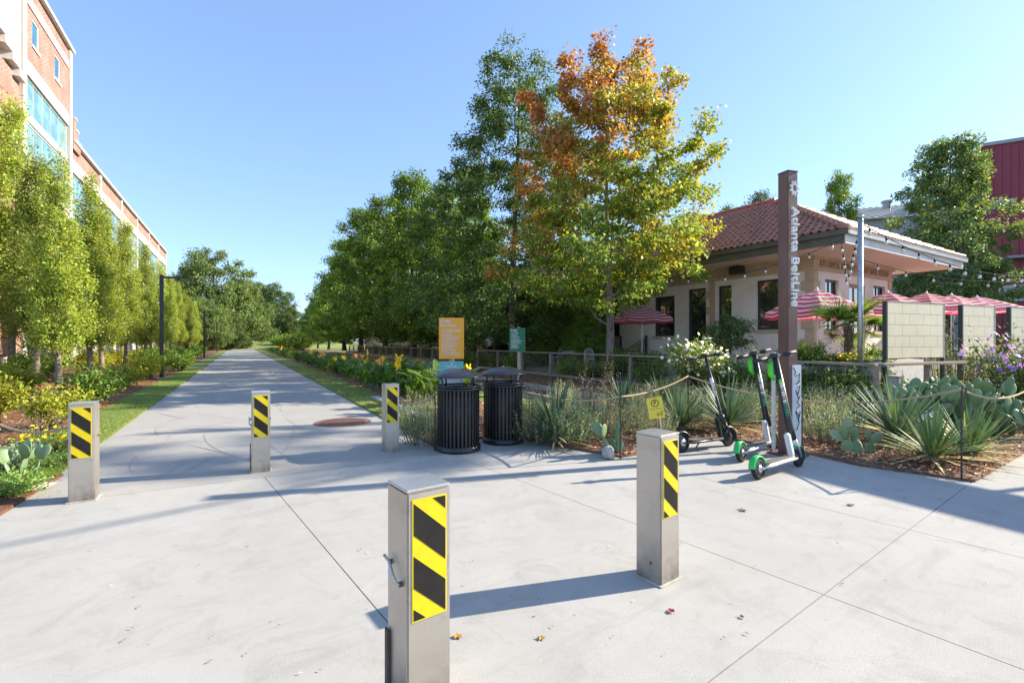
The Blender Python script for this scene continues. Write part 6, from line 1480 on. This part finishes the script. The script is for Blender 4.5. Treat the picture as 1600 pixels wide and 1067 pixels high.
# canna lilies along the trail: near plants have separate leaves, far ones share a joined mesh
def canna_leaf_geo(L, Wd, bend):
    vs = []; fs = []; n = 6
    for i in range(n+1):
        t = i/n; w = Wd*math.sin(math.pi*min(1, 0.06+t*0.94))**0.7*0.5; x = L*t; z = -bend*L*t*t
        vs += [(x, -w, z+w*0.25), (x, 0, z), (x, w, z+w*0.25)]
    for i in range(n): fs += [(3*i, 3*i+1, 3*i+4, 3*i+3), (3*i+1, 3*i+2, 3*i+5, 3*i+4)]
    return vs, fs
M['canna'] = mat('canna_leaf', (0.085, 0.17, 0.03), (0.13, 0.23, 0.04), 3, 0.4, bmp=0.15, bscale=20, kind='World')
for m_ in (M['canna'],):
    nt = m_.node_tree; t_ = nt.nodes.new('ShaderNodeBsdfTranslucent'); t_.inputs['Color'].default_value = (0.20, 0.32, 0.03, 1); mx = nt.nodes.new('ShaderNodeMixShader'); mx.inputs[0].default_value = 0.32
    nt.links.new(nt.nodes['Principled BSDF'].outputs[0], mx.inputs[1]); nt.links.new(t_.outputs[0], mx.inputs[2]); nt.links.new(mx.outputs[0], nt.nodes['Material Output'].inputs['Surface'])
lv, lf = canna_leaf_geo(0.44, 0.17, 0.35); lmb = MB(); lmb.add(lv, lf); cleaf_me = lmb.mesh('leaf', M['canna'], True)
def canna_frames(rr_, h):
    out = []
    for st in range(rr_.randint(3, 5)):
        bx, by = rr_.gauss(0, 0.12), rr_.gauss(0, 0.12); a = rr_.uniform(0, 6.28)
        for q in range(6):
            a += 2.4+rr_.uniform(-0.3, 0.3); z = h*(0.10+0.55*q/5)
            out.append(Matrix.Translation((bx, by, z)) @ Matrix.Rotation(a, 4, 'Z') @ Matrix.Rotation(-rr_.uniform(0.75, 1.25), 4, 'Y') @ Matrix.Diagonal((rr_.uniform(0.8, 1.25),)*3+(1,)))
    return out
def canna_flower(col, seed, h):
    rng = np.random.default_rng(seed); n = 34; c = np.stack([rng.normal(0, 0.07, n), rng.normal(0, 0.07, n), h*rng.uniform(0.92, 1.12, n)], 1); D = rng.normal(0, 1, (n, 3)); D[:, 2] += 0.5
    return leaf_mesh('flower', c, D, rng.normal(0, 1, (n, 3)), 0.10, 0.055, jit(col, n, rng, 0.15, 0.08), M['petal'])
fcol = {'yellow': canna_flower((0.80, 0.55, 0.02), 1, 0.98), 'red': canna_flower((0.55, 0.03, 0.03), 2, 1.05), 'peach': canna_flower((0.75, 0.36, 0.14), 3, 0.95)}
stm = MB()
for q in range(4): stm.tube([(0.08*math.cos(q*1.7), 0.08*math.sin(q*1.7), 0), (0.06*math.cos(q*1.7), 0.06*math.sin(q*1.7), 0.92)], [0.014, 0.008], 5)
stem_me = stm.mesh('stems', M['cactus'])
joined = []
for k in range(4):
    rr_ = random.Random(300+k); mb = MB()
    for F in canna_frames(rr_, 0.95): mb.add(lv, lf, 0, F)
    joined.append(mb.mesh('foliage', M['canna'], True))
rr_ = random.Random(31); q_ = 0
fcount = {}
plants = [(9.6, 3.75, 1.12), (9.9, 4.25, 1.0), (10.6, 3.8, 0.92)]
s_ = 11.2
while s_ < 78:
    for n_ in (3.75, 4.35, 4.9):
        if s_ > 40 and n_ > 4.6: continue
        plants.append((s_+rr_.uniform(-0.25, 0.25), n_+rr_.uniform(-0.15, 0.15), rr_.uniform(0.75, 1.0)*(1.0 if s_ < 15 else 0.84)))
    s_ += 0.75 if s_ < 30 else 1.3
for k, (s_, n_, sc) in enumerate(plants):
    fl = rr_.choice(('yellow', None, None, None, None, 'peach', None, None, None, None, 'red' if n_ > 4.6 else None, None))
    if k < 14: fl = 'yellow' if k in (5, 9, 12) else None
    lab = 'large leafed canna lily beside the farthest bollard, nearest of the bed' if k == 0 else (ORD[fcount.setdefault(fl, 0)]+' canna lily with %s flowers from the plaza, in the long bed beside the trail' % fl if fl else 'green leafy canna lily without flowers in the long bed beside the trail')
    if fl: fcount[fl] = fcount.get(fl, 0)+1
    t = thing('canna_lily', lab, 'canna lily', W(s_, n_, 0.03), rr_.uniform(0, 6), 'canna lilies in the bed beside the trail'); t.scale = (sc,)*3
    if k < 9:
        for F in canna_frames(rr_, 0.95): o = link('leaf', cleaf_me, t); o.matrix_local = F
    else: link('foliage', joined[k % 4], t)
    link('stems', stem_me, t)
    if fl: link('flower', fcol[fl], t, 'stuff')
